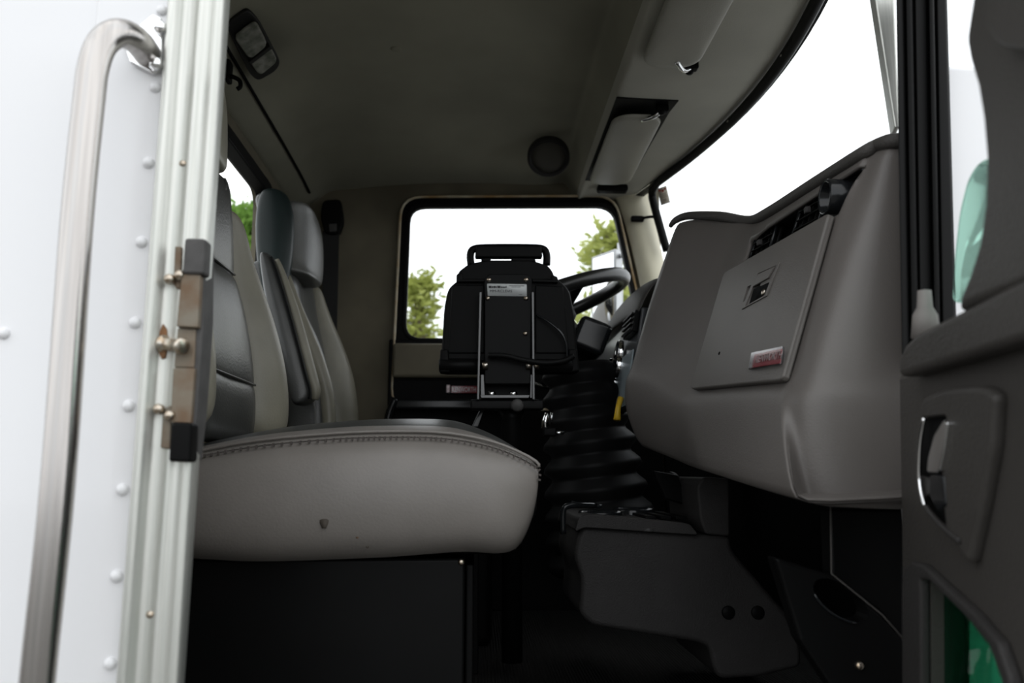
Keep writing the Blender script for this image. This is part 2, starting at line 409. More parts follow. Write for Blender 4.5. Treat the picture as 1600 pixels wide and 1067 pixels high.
# door skin below the window: plain left part and a part pierced by the lower window
L0 = xz(608, 536, 1.77); L1 = xz(800, 536, 1.77); L2 = xz(1030, 536, 1.77)
zt = P(700, 531, 1.77).z
mesh('lower_panel', *box_geo((L0[0], 1.765, 0), (L1[0]-L0[0], 0, 0), (0, .04, 0), (0, 0, zt)), M_black, d1, False, .004)
pc = P(857, 566, 1.77); pr = .085
circ = [(pc.x+pr*math.cos(a), pc.z+pr*.92*math.sin(a)) for a in [k*math.pi/14 for k in range(28)]]
ring('pierced_panel', [(L1[0], 0), (L2[0], 0), (L2[0], zt), (L1[0], zt)], circ, to_far(1.765), (0, .04, 0), M_black, d1)
ring('lower_window_trim', [(pc.x+(pr+.008)*math.cos(a), pc.z+(pr+.008)*.92*math.sin(a)) for a in [k*math.pi/14 for k in range(28)]], circ, to_far(1.755), (0, .02, 0), M_steel, d1, .002)
mesh('lower_window_pane', [V((a, 1.79, b)) for a, b in circ], [tuple(range(28))], G_clear, d1, False)
# padded ledge, arm bar, badge
lz = P(650, 536, 1.74).z; lz2 = P(650, 590, 1.74).z
boxf('door_pad', (L0[0]+.015, 1.735, lz2), (L1[0]-L0[0]-.03, 0, 0), (0, .03, 0), (0, 0, lz-lz2), M_wall, d1, .012, 4)
a0, a1 = P(612, 630, 1.70), P(806, 632, 1.70)
boxf('arm_bar', a0+V((0, 0, -.02)), V((a1.x-a0.x, 0, 0)), (0, .055, 0), (0, 0, .036), M_black_gloss, d1, .010, 4)
tube('arm_bar_end', [P(618, 622, 1.70), P(607, 650, 1.70), P(602, 690, 1.70)], .012, M_black_gloss, d1, 10, curve=4)
b0, b1 = P(705, 614, 1.755), P(746, 614, 1.755); bh = P(705, 603, 1.755).z-b0.z
bd = boxf('red_badge', b0+V((0, -.003, 0)), V((b1.x-b0.x, 0, 0)), (0, .01, 0), (0, 0, bh), M_red, d1, .001)
text('lettering', 'KENWORTH', b0+V((.003, -.0032, .004)), (1, 0, 0), (0, 0, 1), b1.x-b0.x-.008, bh-.008, M_badge_letter, bd)
e0 = P(697, 614, 1.755)
ce_ = boxf('chrome_emblem', e0+V((0, -.004, 0)), (.013, 0, 0), (0, .01, 0), (0, 0, bh+.004), M_badge_letter, d1, .002)
text('emblem_letters', 'KW', e0+V((.002, -.0045, .006)), (1, 0, 0), (0, 0, 1), .009, .011, M_red, ce_)
# far pillar between the door and the windshield
pil = loft('trim_2', [[P(a, y, Y1), P((a*2+b)/3, y, Y1-.03), P((a+2*b)/3, y, Y1-.035), P(b, y, Y1-.01), P(b+6, y, Y1+.03)] for y, a, b, Y1 in
      [(270, 930, 1012, 1.79), (300, 955, 1013, 1.79), (330, 968, 1018, 1.78), (370, 980, 1024, 1.77), (420, 992, 1036, 1.76), (480, 1005, 1052, 1.75), (560, 1020, 1072, 1.75), (660, 1040, 1098, 1.75)]],
      M_cream, None, sub=2, solid=.012)
tag(pil, 'cream windshield pillar on the driver side', None, None, 'structure')
# roof skin and near-side cab shell around the doorway
rf = mesh('roof', *box_geo((XR-.06, -.04, 1.53), (1.36, 0, 0), (0, 1.90, 0), (0, 0, .03)), M_white, None, False)
tag(rf, 'white roof skin of the cab', None, None, 'structure')
wa = mesh('wall_near_inner', *box_geo((XR, .0, 0), (.30, 0, 0), (0, .02, 0), (0, 0, 1.50)), M_wall, None, False)
tag(wa, 'inside trim of the passenger side behind the doorway', None, None, 'structure')
wh = mesh('wall_near_header', *box_geo((XR-.04, -.04, 1.30), (1.26, 0, 0), (0, .06, 0), (0, 0, .23)), M_white, None, False)
tag(wh, 'white cab side above the doorway', None, None, 'structure')
wc = mesh('wall_far_cowl', *box_geo((.61, 1.785, 0), (.30, 0, 0), (0, .03, 0), (0, 0, .86)), M_carpet, None, False)
tag(wc, 'black foot well side on the driver side', None, None, 'structure')
wk = mesh('wall_near_cowl', *box_geo((.52, .105, 0), (.36, 0, 0), (0, .02, 0), (0, 0, .36)), M_carpet, None, False)
tag(wk, 'black foot well side on the passenger side', None, None, 'structure')
wfr = mesh('wall_front', *box_geo((.86, -.02, 0), (.03, 0, 0), (0, 1.84, 0), (0, 0, .80)), M_carpet, None, False)
tag(wfr, 'black firewall under the dashboard', None, None, 'structure')

# windshield: black gasket following the header, bowed glass, near pillar strip
def ws_bot(Y): u = (Y-.9)/.9; return V((1.02-.15*u*u, Y, .80))
Yw = [.02+1.76*k/24 for k in range(25)]
top = [V((ws_x(Y)+.016, Y, 1.352)) for Y in Yw]
w2 = struct('window_2', (.8, .9, .8), 'wide bowed windshield in a black gasket')
loft('window_pane', [top, [t.lerp(ws_bot(Y), .5)+V((.03, 0, 0)) for t, Y in zip(top, Yw)], [ws_bot(Y) for Y in Yw]], G_clear, w2, sub=0)
corner = [P(1042, 392, 1.72), P(1030, 350, 1.72), P(1022, 320, 1.715), P(1019, 303, 1.71), P(1025, 288, 1.66)]
gpath = corner+[V((ws_x(Y)+.005, Y, 1.342)) for Y in [1.55, 1.40, 1.2, 1.0, .8, .6, .4, .2, .03]]
tube('gasket', gpath, .0135, M_rubber, w2, 10, curve=5)
top_strip = mesh('gasket_lip', *grid([[V((ws_x(Y)-.004, Y, 1.347)) for Y in Yw], [V((ws_x(Y)+.030, Y, 1.347)) for Y in Yw]]), M_rubber, w2, True)
# small drips of sealant on the gasket
for px, py in ((1140, 187), (1222, 82)):
    q = min(((V((ws_x(Y)+.004, Y, 1.337))-CAM).normalized().cross(ray(px, py).normalized()).length, Y) for Y in [k*.02 for k in range(90)])[1]
    icos('sealant_drip', V((ws_x(q)-.001, q, 1.340)), .008, (1, 1.8, .6), M_visor, w2, 2)
strip = prism('trim_3', [P(1358, -60, .12), P(1395, -60, .12), P(1406, 200, .12), P(1398, 200, .12)], (.01, .03, 0), M_alu, None, .003)
tag(strip, 'grey metal windshield pillar strip on the passenger side', None, None, 'structure')

# ------------------------------------------------------------------ outside of the cab at the doorway: white skin, aluminium jamb
skin = struct('wall_near', (-.45, -.03, 0), 'white painted riveted cab side beside the doorway')
def SK(px, py, off=0): return P(px, py, -.03+off)
zlo, zhi = -.9, 1.5
xe = lambda z: SK(262, 0).x+(SK(186, 1067).x-SK(262, 0).x)*(SK(262, 0).z-z)/(SK(262, 0).z-SK(186, 1067).z)+.012
boxf('skin_sheet', (XR-.04, -.03, zlo), (.34, 0, 0), (0, .03, 0), (0, 0, zhi-zlo), M_white, skin, .002)
xov = SK(108, 500).x
prism('skin_overlap', [V((xov, -.033, zlo)), V((xe(zlo), -.033, zlo)), V((xe(zhi), -.033, zhi)), V((xov, -.033, zhi))], (0, .01, 0), M_white, skin, .002)
rv = lathe_mesh('rivet', [(.0001, .0040), (.0026, .0037), (.0047, .0025), (.0058, 0), (.0058, -.002)], M_white, 14)
for px, py in [(253, 16), (243, 136), (232, 254), (221, 378), (211, 504), (201, 634), (191, 765), (182, 900), (172, 1037)]:
    placed('rivet', rv, SK(px, py, -.004), (0, -1, 0), skin)
placed('rivet', rv, SK(5, 521, -.001), (0, -1, 0), skin)
# jamb
jamb = struct('door_jamb', (-.3, -.03, 0), 'raw aluminium door jamb with worn streaks beside the white skin')
jamb.name = 'trim_4'; WM['trim_4'] = WM.pop('door_jamb')
JL0, JL1 = SK(276, 0), SK(197, 1067)
jprof = [(-.002, .0), (0, -.016), (.003, -.019), (.007, -.017), (.009, -.006), (.014, -.003), (.028, -.003), (.030, -.0055), (.033, -.0055), (.035, -.003), (.046, -.003), (.049, -.006), (.0545, -.006), (.0555, -.003), (.0555, .012), (.03, .02)]
def jp(t, a, b): o = JL0+(JL1-JL0)*t; return V((o.x+a*(.87-.05*t), -.03+b, o.z))
loft('jamb_channel', [[jp(t, a, b) for a, b in jprof] for t in (-.6, 0, .25, .5, .75, 1, 2.2)], M_alu, jamb, sub=0, solid=.002)
for px, py in ((286, 256), (235, 960)):
    placed('pop_rivet', lathe_mesh('pop_rivet', [(.0001, .003), (.002, .0028), (.0035, .0015), (.0042, -.001)], M_zinc, 10), SK(px, py, -.0035), (0, -1, 0), jamb)

# door striker bolted on the jamb
st = thing('door_striker', 'rusty steel latch striker with rubber ends bolted to the aluminium jamb', 'latch', SK(283, 720))
def ST(px, py, off): return P(px, py, -.034+off)
def plate(name, pts, y0, dy, m, bev=.0015): return prism(name, [ST(px, py, y0) for px, py in pts], (0, dy, 0), m, st, bev)
plate('side_channel', [(302, 392), (320, 384), (318, 500), (308, 640), (299, 718), (288, 718), (298, 560)], -.004, .03, M_rubber_grey, .002)
plate('rubber_block', [(288, 371), (321, 372), (318, 428), (284, 427)], -.016, .02, M_rubber_grey, .003)
plate('steel_body', [(283, 426), (313, 428), (309, 512), (275, 510)], -.012, .018, M_rusty)
plate('steel_body', [(277, 512), (306, 513), (303, 575), (271, 574)], -.006, .012, M_rusty)
plate('steel_body', [(270, 574), (304, 575), (298, 662), (265, 660)], -.010, .016, M_rusty)
plate('rubber_block', [(267, 659), (299, 660), (296, 722), (262, 721)], -.018, .022, M_black, .003)
plate('mounting_tab', [(273, 384), (284, 385), (282, 450), (276, 452), (270, 443)], -.006, .006, M_rusty)
plate('mounting_tab', [(254, 640), (268, 632), (266, 702), (250, 700)], -.006, .006, M_rusty)
scr = lathe_mesh('screw', [(.0001, .0052), (.002, .005), (.0042, .0035), (.0052, .001), (.0052, -.003), (.0025, -.003), (.0025, -.008)], M_zinc, 12)
for px, py in ((265, 436), (281, 430), (248, 639), (265, 649)): placed('screw', scr, ST(px, py, -.010), (.15, -1, 0), st)
sp = thing('striker_pin', 'steel striker pin on a slotted rusty plate, projecting from the jamb', 'pin', SK(253, 538))
prism('slotted_plate', [ST(px, py, .0) for px, py in [(256, 506), (262, 515), (263, 540), (260, 560), (254, 562), (249, 550), (250, 520)]], (0, -.003, 0), M_rust, sp, .001)
q0 = ST(255, 537, -.002); q1 = ST(286, 541, -.020); ax = q1-q0; Lp = ax.length
lathe('pin', q0, ax, [(.0085, 0), (.0085, .002), (.0058, .003), (.0062, Lp-.005), (.0078, Lp-.004), (.0078, Lp-.0008), (.0062, Lp)], M_zinc, sp, 18)

# grab handle
gh = thing('grab_handle', 'bent stainless steel grab handle bolted to the white cab side', 'handle', P(60, 1067, -.10))
hp = [P(22, 1500, -.10), P(55, 1100, -.10), P(91, 750, -.10), P(120, 350, -.10), P(139, 160, -.10), P(146, 105, -.10), P(160, 68, -.097), P(185, 52, -.088), P(212, 62, -.068), P(233, 88, -.036)]
tube('tube', hp, .0135, M_steel, gh, 20, curve=7)
fl_ = prism('flange', [SK(px, py, -.006) for px, py in [(192, 62), (206, 52), (240, 24), (254, 30), (256, 60), (254, 112), (240, 118), (205, 100)]], (0, -.004, 0), M_chrome, gh, .002)
blt = lathe_mesh('bolt', [(.0001, .006), (.004, .006), (.0065, .004), (.0068, .0), (.0068, -.003)], M_chrome, 6)
for px, py in ((250, 43), (244, 100)): placed('bolt', blt, SK(px, py, -.014), (.3, -1, 0), gh)

# ------------------------------------------------------------------ ceiling fittings
dl = thing('dome_light', 'two lens dome lamp in a black housing on the ceiling above the passenger seat', 'lamp', PZ(397, 70, 1.39))
nd = V((.52, -.12, -.85)).normalized()
od = PZ(397, 68, 1.37)
def DL(px, py, off=0): return on_plane(px, py, od, nd, off)
prism('housing', [DL(*p) for p in round_poly([(350, 32), (385, 8), (402, 26), (436, 92), (428, 106), (400, 122), (388, 112), (358, 52)], 10)], nd*.012, M_lensdiv, dl, .004)
prism('lens', [DL(*p, .012) for p in round_poly([(363, 54), (398, 28), (417, 66), (388, 90)], 10)], nd*.010, M_lens, dl, .005, 3)
prism('lens', [DL(*p, .012) for p in round_poly([(388, 93), (421, 69), (433, 92), (404, 116)], 9)], nd*.008, M_lens, dl, .004, 3)
prism('lens_divider', [DL(*p, .012) for p in [(386, 91), (418, 66), (422, 70), (389, 95)]], nd*.012, M_lensdiv, dl, .001)

sk = thing('ceiling_speaker', 'round dark speaker in the far corner of the ceiling', 'speaker', P(857, 246, 1.6))
ns = V((-.05, -.62, -.78)).normalized(); os_ = PZ(857, 247, 1.39)
lathe('bezel', os_-ns*.02, ns, [(.066, 0), (.066, .022), (.060, .026), (.054, .022), (.052, .016)], M_console, sk, 40, False)
lathe('grille', os_-ns*.01, ns, [(.053, 0), (.053, .008), (.03, .011), (.0001, .012)], M_grille, sk, 40, False)

def visor(label, Y0, Y1, x0, x1, hinge_Y, place_w):
    zc = 1.330
    t = thing('sun_visor', label, 'visor', ((x0+x1)/2, (Y0+Y1)/2, zc), 'sun visors folded against the header')
    out = rrect(x0, Y0, x1, Y1, .05, 8)
    rows = []
    cx, cy = (x0+x1)/2, (Y0+Y1)/2
    for s, dz in ((.97, .004), (1, .0), (.985, -.006), (.93, -.010), (.6, -.013), (.2, -.014)):
        rows.append([V((cx+(a-cx)*(s if s > .9 else s), cy+(b-cy)*(1-(1-s)*((x1-x0)/(Y1-Y0)) if s > .9 else s), zc+dz)) for a, b in out])
    loft('visor_board', rows, M_visor, t, True, True, sub=1)
    s = 1 if hinge_Y > (Y0+Y1)/2 else -1
    tube('pivot_rod', [V((x1-.055, hinge_Y-s*.03, zc-.008)), V((x1-.032, hinge_Y, zc-.012)), V((x1-.012, hinge_Y+s*.012, zc))], .006, M_chrome, t, 10, curve=4)
    box('pivot_bracket', (x1-.012, hinge_Y+s*.010, zc+.004), (.032, .024, .020), M_black, t, .004)
    lathe('pivot_cap', (x1-.014, hinge_Y+s*.016, zc-.004), (0, 0, -1), [(.009, 0), (.009, .006), (.006, .009), (.0001, .0095)], M_black, t, 14)
    return t
visor('padded grey sun visor over the driver side, in a recess with a black shadow edge', 1.105, 1.60, .345, .476, 1.095, 0)
visor('padded grey sun visor over the passenger side, cut by the top of the photo', .32, .86, .360, .492, .856, 0)
rec = thing('visor_end_shadow', 'black block drawing the soft shadow at the far end of the header', 'clip', (.43, 1.66, 1.33))
box('shadow_block', (.435, 1.665, 1.335), (.10, .04, .024), M_black, rec, .008)  # dark block put in for the soft shadow past the visor end
vr = prism('visor_gap_shadow', [V((.341, 1.045, 1.346)), V((.500, 1.055, 1.346)), V((.492, 1.12, 1.346)), V((.482, 1.615, 1.346)), V((.339, 1.615, 1.346))], (0, 0, -.004), M_rubber, None, .001)  # black plate stands in for the shadow gap around the visor
tag(vr, 'black plate drawing the recess edge and shadow gap around the driver visor', None, None, 'structure')
for px, py, lab in ((620, 73, 'small round trim button in the middle of the headliner'), (608, 3, 'small round trim button at the top of the photo on the headliner')):
    q = PZ(px, py, 1.45)
    lathe_b = lathe('trim_button', V((q.x, q.y, ceil_z(q.x)+.016*(q.y < .84)-.0)), (0, 0, -1), [(.0135, -.01), (.0135, .003), (.010, .005), (.003, .0055), (.0001, .0055)], M_head2, None, 16)
    tag(lathe_b, lab, 'button')
hk = thing('coat_hook', 'small black coat hook on the rear wall under the dome lamp', 'hook', P(360, 125, .95))
hb = P(357, 112, .88)
box('hook_plate', hb, (.012, .03, .05), M_black, hk, .004)
tube('hook', [hb+V((.006, 0, -.01)), hb+V((.025, 0, -.02)), hb+V((.028, 0, -.035)), hb+V((.022, -.002, -.042))], .005, M_black, hk, 10, curve=4)
ph = thing('pillar_clip', 'little black clip on the cream windshield pillar', 'clip', P(998, 342, 1.73))
pb = P(996, 342, 1.735)
box('clip_body', pb, (.045, .02, .02), M_black, ph, .006)
tube('clip_tongue', [pb+V((.015, -.01, 0)), pb+V((.04, -.012, .004)), pb+V((.052, -.005, .006))], .005, M_black, ph, 8, curve=3)

# windshield sticker
stk = thing('inspection_sticker', 'small beige sticker inside the windshield corner', 'sticker', P(1036, 306, 1.66))
so = P(1036, 306, 1.64)
sx = (P(1042, 291, 1.62)-P(1028, 296, 1.64)); sy = (P(1028, 296, 1.64)-P(1034, 322, 1.64))
o0 = P(1033, 321, 1.64)
ss = boxf('sticker_sheet', o0, sx, sy, sx.cross(sy).normalized()*.0006, M_sticker, stk, 0)
nn = sx.cross(sy).normalized()
if nn.y > 0: nn = -nn
for k, (a, b, h, m) in enumerate([(.1, .80, .09, M_ink_red), (.42, .72, .13, M_ink_red), (.7, .80, .09, M_ink_red), (.12, .58, .04, M_sticker_lines), (.12, .48, .04, M_sticker_lines), (.12, .38, .04, M_sticker_lines), (.3, .16, .14, M_sticker_lines)]):
    mesh('sticker_print', *box_geo(o0+sx*a+sy*b+nn*.0007, sx*(.22 if m is M_ink_red else (.4 if h > .1 else .75)), sy*h, nn*.0003), m, ss, False)

# ------------------------------------------------------------------ dashboard (passenger half)
GA, GB, GC = P(1085, 612, .54), P(1234, 599, .15), P(1308, 335, .15)
GN = (GB-GA).cross(GC-GA).normalized()
if GN.x > 0: GN = -GN
def G(px, py, off=0): return on_plane(px, py, GA, GN, off)
GU = (GB-GA).normalized(); GV = GN.cross(GU).normalized()
if GV.z < 0: GV = -GV
dash = thing('dashboard', 'large moulded grey passenger dashboard with a glove box', 'dashboard', (.5, .45, .38))
def col(Y, pts): return [P(px, py, Y) for px, py in pts]
cA = col(.82, [(1036, 350), (1022, 390), (1008, 430), (993, 480), (978, 540), (964, 590), (963, 640), (982, 690)])
cA1 = col(.775, [(1070, 343), (1058, 378), (1042, 425), (1022, 480), (1004, 540), (992, 581), (988, 640), (1006, 703)])
cB = col(.66, [(1122, 343), (1112, 378), (1095, 430), (1073, 490), (1050, 545), (1034, 593), (1032, 645), (1044, 718)])
cC = col(.575, [(1168, 350), (1157, 392), (1136, 440), (1114, 500), (1092, 560), (1072, 611), (1064, 650), (1070, 731)])
rowsG = [[(1196, 338), (1180, 385), (1146, 432), (1122, 500), (1104, 560), (1087, 614), (1082, 655), (1090, 738)],
         [(1270, 290), (1250, 345), (1222, 388), (1196, 460), (1176, 540), (1160, 607), (1160, 655), (1168, 765)],
         [(1342, 245), (1322, 302), (1303, 345), (1279, 430), (1256, 520), (1230, 602), (1226, 650), (1236, 785)]]
mix = lambda A, B, t: [(a[0]+(b[0]-a[0])*t, a[1]+(b[1]-a[1])*t) for a, b in zip(A, B)]
rowsG = [rowsG[0], mix(rowsG[0], rowsG[1], .15), rowsG[1], mix(rowsG[1], rowsG[2], .85), rowsG[2], mix(rowsG[1], rowsG[2], 1.07)]
cG = [[G(*q) for q in r] for r in rowsG]
cD = col(.125, [(1362, 234), (1344, 292), (1322, 350), (1297, 430), (1271, 520), (1250, 602), (1247, 650), (1256, 789)])
cE = col(.095, [(1380, 227), (1366, 288), (1350, 350), (1326, 430), (1302, 520), (1280, 602), (1274, 650), (1280, 794)])
cF = col(.088, [(1402, 222), (1402, 288), (1402, 350), (1402, 430), (1402, 520), (1402, 602), (1402, 650), (1402, 796)])
cH = [p+V((.25, .0, 0)) for p in cF]
cZ = [p+V((.30, .06, 0)) for p in cA]
cols = [cZ, cA, cA1, cB, cC]+cG+[cD, cE, cF, cH]
for c_ in cols[1:-1]:                 # style line: the lower half swells out a little below the crease
    c_.insert(6, c_[5]+V((-.009, -.003, -.007)))
    for j in (7,): c_[j] = c_[j]+V((-.009, -.003, 0))
for c_ in (cZ, cH): c_.insert(6, c_[5].lerp(c_[6], .1))
for c_ in cols:                       # underside and top return
    c_.append(c_[-1]+V((.012, 0, -.004))); b_ = c_[-1]; c_.append(V((.845, b_.y, b_.z+.03)))
    c_.insert(0, c_[0]+V((.016, 0, .005))); t_ = c_[0]; c_.insert(0, V((.95, t_.y, t_.z+.015)))
for c_ in cols: c_[2] = c_[2].copy()
body = loft('dash_body', cols, M_dash, dash, sub=2, solid=-.006)
# recess for the vents, carved into the body
rc = [(1158, 419), (1168, 376), (1344, 257), (1310, 335)]
cut(body, prism('cutter', [G(*q)+GN*.04 for q in rc], -GN*.085, M_dash, None, 0))
prism('vent_recess_back', [G(px, py, -.032) for px, py in [(1150, 430), (1165, 375), (1350, 255), (1320, 340)]], -GN*.004, M_black, dash, 0)
# top pad lip
lip = [P(1044, 354, .815), P(1053, 344, .80), P(1074, 337, .775), P(1122, 338, .66), P(1166, 345, .58)]+[G(*q) for q in [(1196, 333), (1270, 286), (1342, 241)]]+[P(1364, 229, .125), P(1385, 221, .095), P(1410, 220, .088)]
tube('top_pad', [p+V((.004, 0, 0)) for p in lip], [.004, .007, .0085]+[.0095]*8, M_pad, dash, 12, curve=6)
# glove box door with a shadow gap
gd = round_poly([(1139, 428), (1306, 336), (1233, 598), (1086, 611)], 7, 4)
prism('shadow_gap', [G(*q, -.003) for q in round_poly([(1137.5, 429), (1307.5, 334.5), (1234.5, 600.5), (1084.5, 613)], 7, 4)], GN*.0045, M_void, dash, 0)
glv = prism('glove_box_door', [G(*q, .002) for q in gd], GN*.010, M_glove, dash, .003, 3)
cut(glv, prism('cutter', [G(*q)+GN*.02 for q in [(1172, 476), (1196, 462), (1203, 440), (1179, 452)]], -GN*.016, M_glove, None, 0)); flat(glv)
lt = ring('latch_bezel', [(1160, 484), (1199, 463), (1220, 410), (1184, 424)], [(1166, 479), (1196, 462), (1215, 415), (1186, 428)], lambda q: G(q[0], q[1], .0115), GN*.002, M_glove, glv, .0006)
prism('latch_paddle', [G(*q, .0115) for q in [(1178, 449), (1203, 435), (1213, 417), (1187, 429)]], GN*.003, M_glove, lt, .001)
prism('latch_pocket', [G(*q, .0122) for q in [(1171, 475), (1196, 461), (1202, 441), (1178, 452)]], GN*.0006, M_void, lt, 0)
lathe('lock_cylinder', G(1194, 457, .0125), GN, [(.005, 0), (.005, .002), (.0035, .003), (.0001, .003)], M_zinc, lt, 14)
# badge
bdg = prism('badge', [G(*q, .012) for q in [(1173, 578), (1178, 552), (1226, 542), (1222, 570)]], GN*.004, M_badge_frame, glv, .0008)
bf = prism('badge_face', [G(*q, .016) for q in [(1176, 575), (1180, 554), (1223, 545), (1220, 568)]], GN*.0012, M_red, bdg, .0005)
tx0 = G(1179, 571, .0173); tx1 = G(1219, 564, .0173)
text('lettering', 'KENWORTH', tx0+GV*.003, tx1-tx0, GV, (tx1-tx0).length, .011, M_badge_letter, bf, .0008)
mk = lathe('scratch', G(1124, 552, .012), GN, [(.0032, 0), (.002, .0012), (.0001, .0014)], M_void, glv, 8)
# vents
def vent(cx, cy, wv, hv):
    o = G(cx, cy, -.022)
    v = boxf('air_vent', o-GU*wv/2-GV*hv/2, GU*wv, GV*hv, GN*.006, M_black, dash, .002)
    fr = [o+GU*a*wv/2+GV*b*hv/2+GN*.012 for a, b in ((-1, -1), (1, -1), (1, 1), (-1, 1))]
    tube('vent_rim', fr, .0035, M_black_gloss, v, 8, True)
    for k in range(4):
        q = o+GV*hv*(-.36+.24*k)+GN*.006
        boxf('louver', q-GU*wv*.46, GU*wv*.92, GV*.002, GN*.010, M_black, v, .0005)
    for k in range(3):
        q = o+GU*wv*(-.25+.25*k)+GN*.006
        boxf('vane', q-GV*hv*.45, GU*.002, GV*hv*.9, GN*.007, M_black, v, .0005)
    box('vent_tab', o+GN*.018, (.008, .010, .010), M_console, v, .002)
vent(1203, 385, .085, .058); vent(1280, 335, .085, .062)
ko = G(1312, 309, -.012)
lathe('round_outlet', ko, (GN*.9+V((0, .10, -.25))).normalized(), [(.024, -.02), (.024, .018), (.022, .021), (.019, .019), (.018, .0), (.0001, -.002)], M_black_gloss, dash, 28, False)

# ------------------------------------------------------------------ driver's half of the dashboard
dd = thing('instrument_panel', "driver's instrument panel with hood, vent and round gauges behind the dashboard", 'dashboard', (.55, 1.15, .40))
hoodrows = []
for Y, dx, dzz in ((.92, .0, -.02), (1.02, 0, 0), (1.25, -.005, .01), (1.48, .0, 0), (1.62, .03, -.03)):
    base = [P(982, 492, 1.0), P(988, 470, 1.0), P(1000, 447, 1.0), P(1014, 434, 1.0), P(1036, 428, 1.0)]
    k = [V((p.x+dx, Y, p.z+dzz)) for p in base]; k.append(k[-1]+V((.30, 0, 0)))
    hoodrows.append(k)
loft('instrument_hood', hoodrows, M_pad, dd, sub=2, solid=-.012)
f0, f1 = P(992, 490, 1.0), P(972, 640, 1.0)
fv = f1-f0; fvn = V((fv.x, 0, fv.z)).normalized(); fn = V((fvn.z, 0, -fvn.x)); fn = fn if fn.x < 0 else -fn
boxf('face_panel', V((f0.x, .92, f0.z)), V((fv.x, 0, fv.z)), (0, .72, 0), -fn*.02, M_gauge, dd, .004)
def FD(px, py, off=0): return on_plane(px, py, V((f0.x, .9, f0.z)), fn, off)
boxf('silver_panel', V((f0.x, .905, f0.z))+V((fv.x, 0, fv.z))*.42+V((0, .03, 0))+fn*.001, V((fv.x, 0, fv.z))*.56, (0, .28, 0), fn*.004, M_panel, dd, .002)
vo = V((f0.x, .93, f0.z))+V((fv.x, 0, fv.z))*.14
vv = boxf('air_vent', vo-fvn*.025, fvn*.05, (0, .12, 0), fn*.012, M_black, dd, .002)
for k in range(4): boxf('louver', vo-fvn*(.02-.012*k)+V((0, .006, 0))+fn*.012, fvn*.004, (0, .108, 0), fn*.006, M_console, vv, .0005)
gz = [(.36, 1.09), (.50, 1.18), (.50, 1.09), (.66, 1.14)]
for s, Y in gz:
    o = V((f0.x, Y, f0.z))+V((fv.x, 0, fv.z))*s+fn*.005
    gg = lathe('gauge', o, fn, [(.031, 0), (.031, .010), (.028, .013), (.025, .010)], M_chrome, dd, 28, False)
    lathe('gauge_dial', o, fn, [(.026, .002), (.026, .006), (.0001, .0065)], M_panel, gg, 24, False)
tube('yellow_lever', [P(970, 622, .96), P(966, 636, .95), P(964, 656, .94)], [.007, .006, .008], M_yellow, dd, 10)

# steering wheel and column
ct = V((.185, 1.32, .865)); tilt = math.radians(20)
wx = V((math.cos(tilt), 0, math.sin(tilt))); wy = V((0, 1, 0)); wnrm = V((-math.sin(tilt), 0, math.cos(tilt)))
sw = thing('steering_wheel', 'black steering wheel on a pleated column behind the mounted computer', 'steering wheel', ct)
tube('rim', [ct+(wx*math.cos(a)+wy*math.sin(a))*.225 for a in [2*math.pi*k/48 for k in range(48)]], .0185, M_rim, sw, 14, True)
lathe('hub', ct-wnrm*.07, wnrm, [(.05, 0), (.07, .02), (.07, .05), (.05, .062), (.0001, .065)], M_black, sw, 28)
for a in (math.radians(70), math.radians(-70), math.radians(180)):
    d = wx*math.cos(a)+wy*math.sin(a)
    tube('spoke', [ct-wnrm*.04+d*.05, ct-wnrm*.02+d*.14, ct+d*.22], [.018, .014, .012], M_black, sw, 10, curve=3)
colm = thing('steering_column', 'black steering column with a pleated rubber boot rising from the floor', 'column', (.36, 1.30, .2))
cdn = V((.30, -.08, -.95)).normalized()
c0 = ct-wnrm*.06
tube('column_shroud', [c0, c0+cdn*.06, c0+cdn*.14], [.06, .075, .08], M_black, colm, 16, curve=3)
bx0 = P(922, 528, 1.22)
box('column_switch_box', bx0, (.085, .10, .085), M_black_gloss, colm, .014, Matrix.Rotation(math.radians(22), 3, 'Y'), 4)
prof_b = []
for k in range(9):
    h = .0+.055*k; r = .085+.0055*k
    prof_b += [(r-.010, h), (r+.008, h+.018), (r+.012, h+.030), (r-.006, h+.048)]
bo = P(905, 570, 1.12); bax = (P(925, 720, 1.12)-bo).normalized()
lathe('boot', bo, bax, prof_b, M_rubber, colm, 28)
lev = thing('chrome_lever', 'small chrome lever at the foot of the steering column', 'lever', P(856, 668, 1.02))
lo = P(852, 668, 1.02)
box('lever_base', lo+V((.01, 0, -.01)), (.03, .02, .02), M_black, lev, .004)
tube('lever_arm', [lo, lo+V((.0, -.005, .016)), lo+V((.004, -.004, .032))], [.010, .008, .005], M_chrome, lev, 12, curve=3)
tube('lever_prong', [lo+V((.014, 0, .008)), lo+V((.015, -.004, .034))], .003, M_chrome, lev, 8)
tube('lever_foot', [lo+V((.018, -.004, -.012)), lo+V((.042, -.006, -.012))], .005, M_chrome, lev, 8)

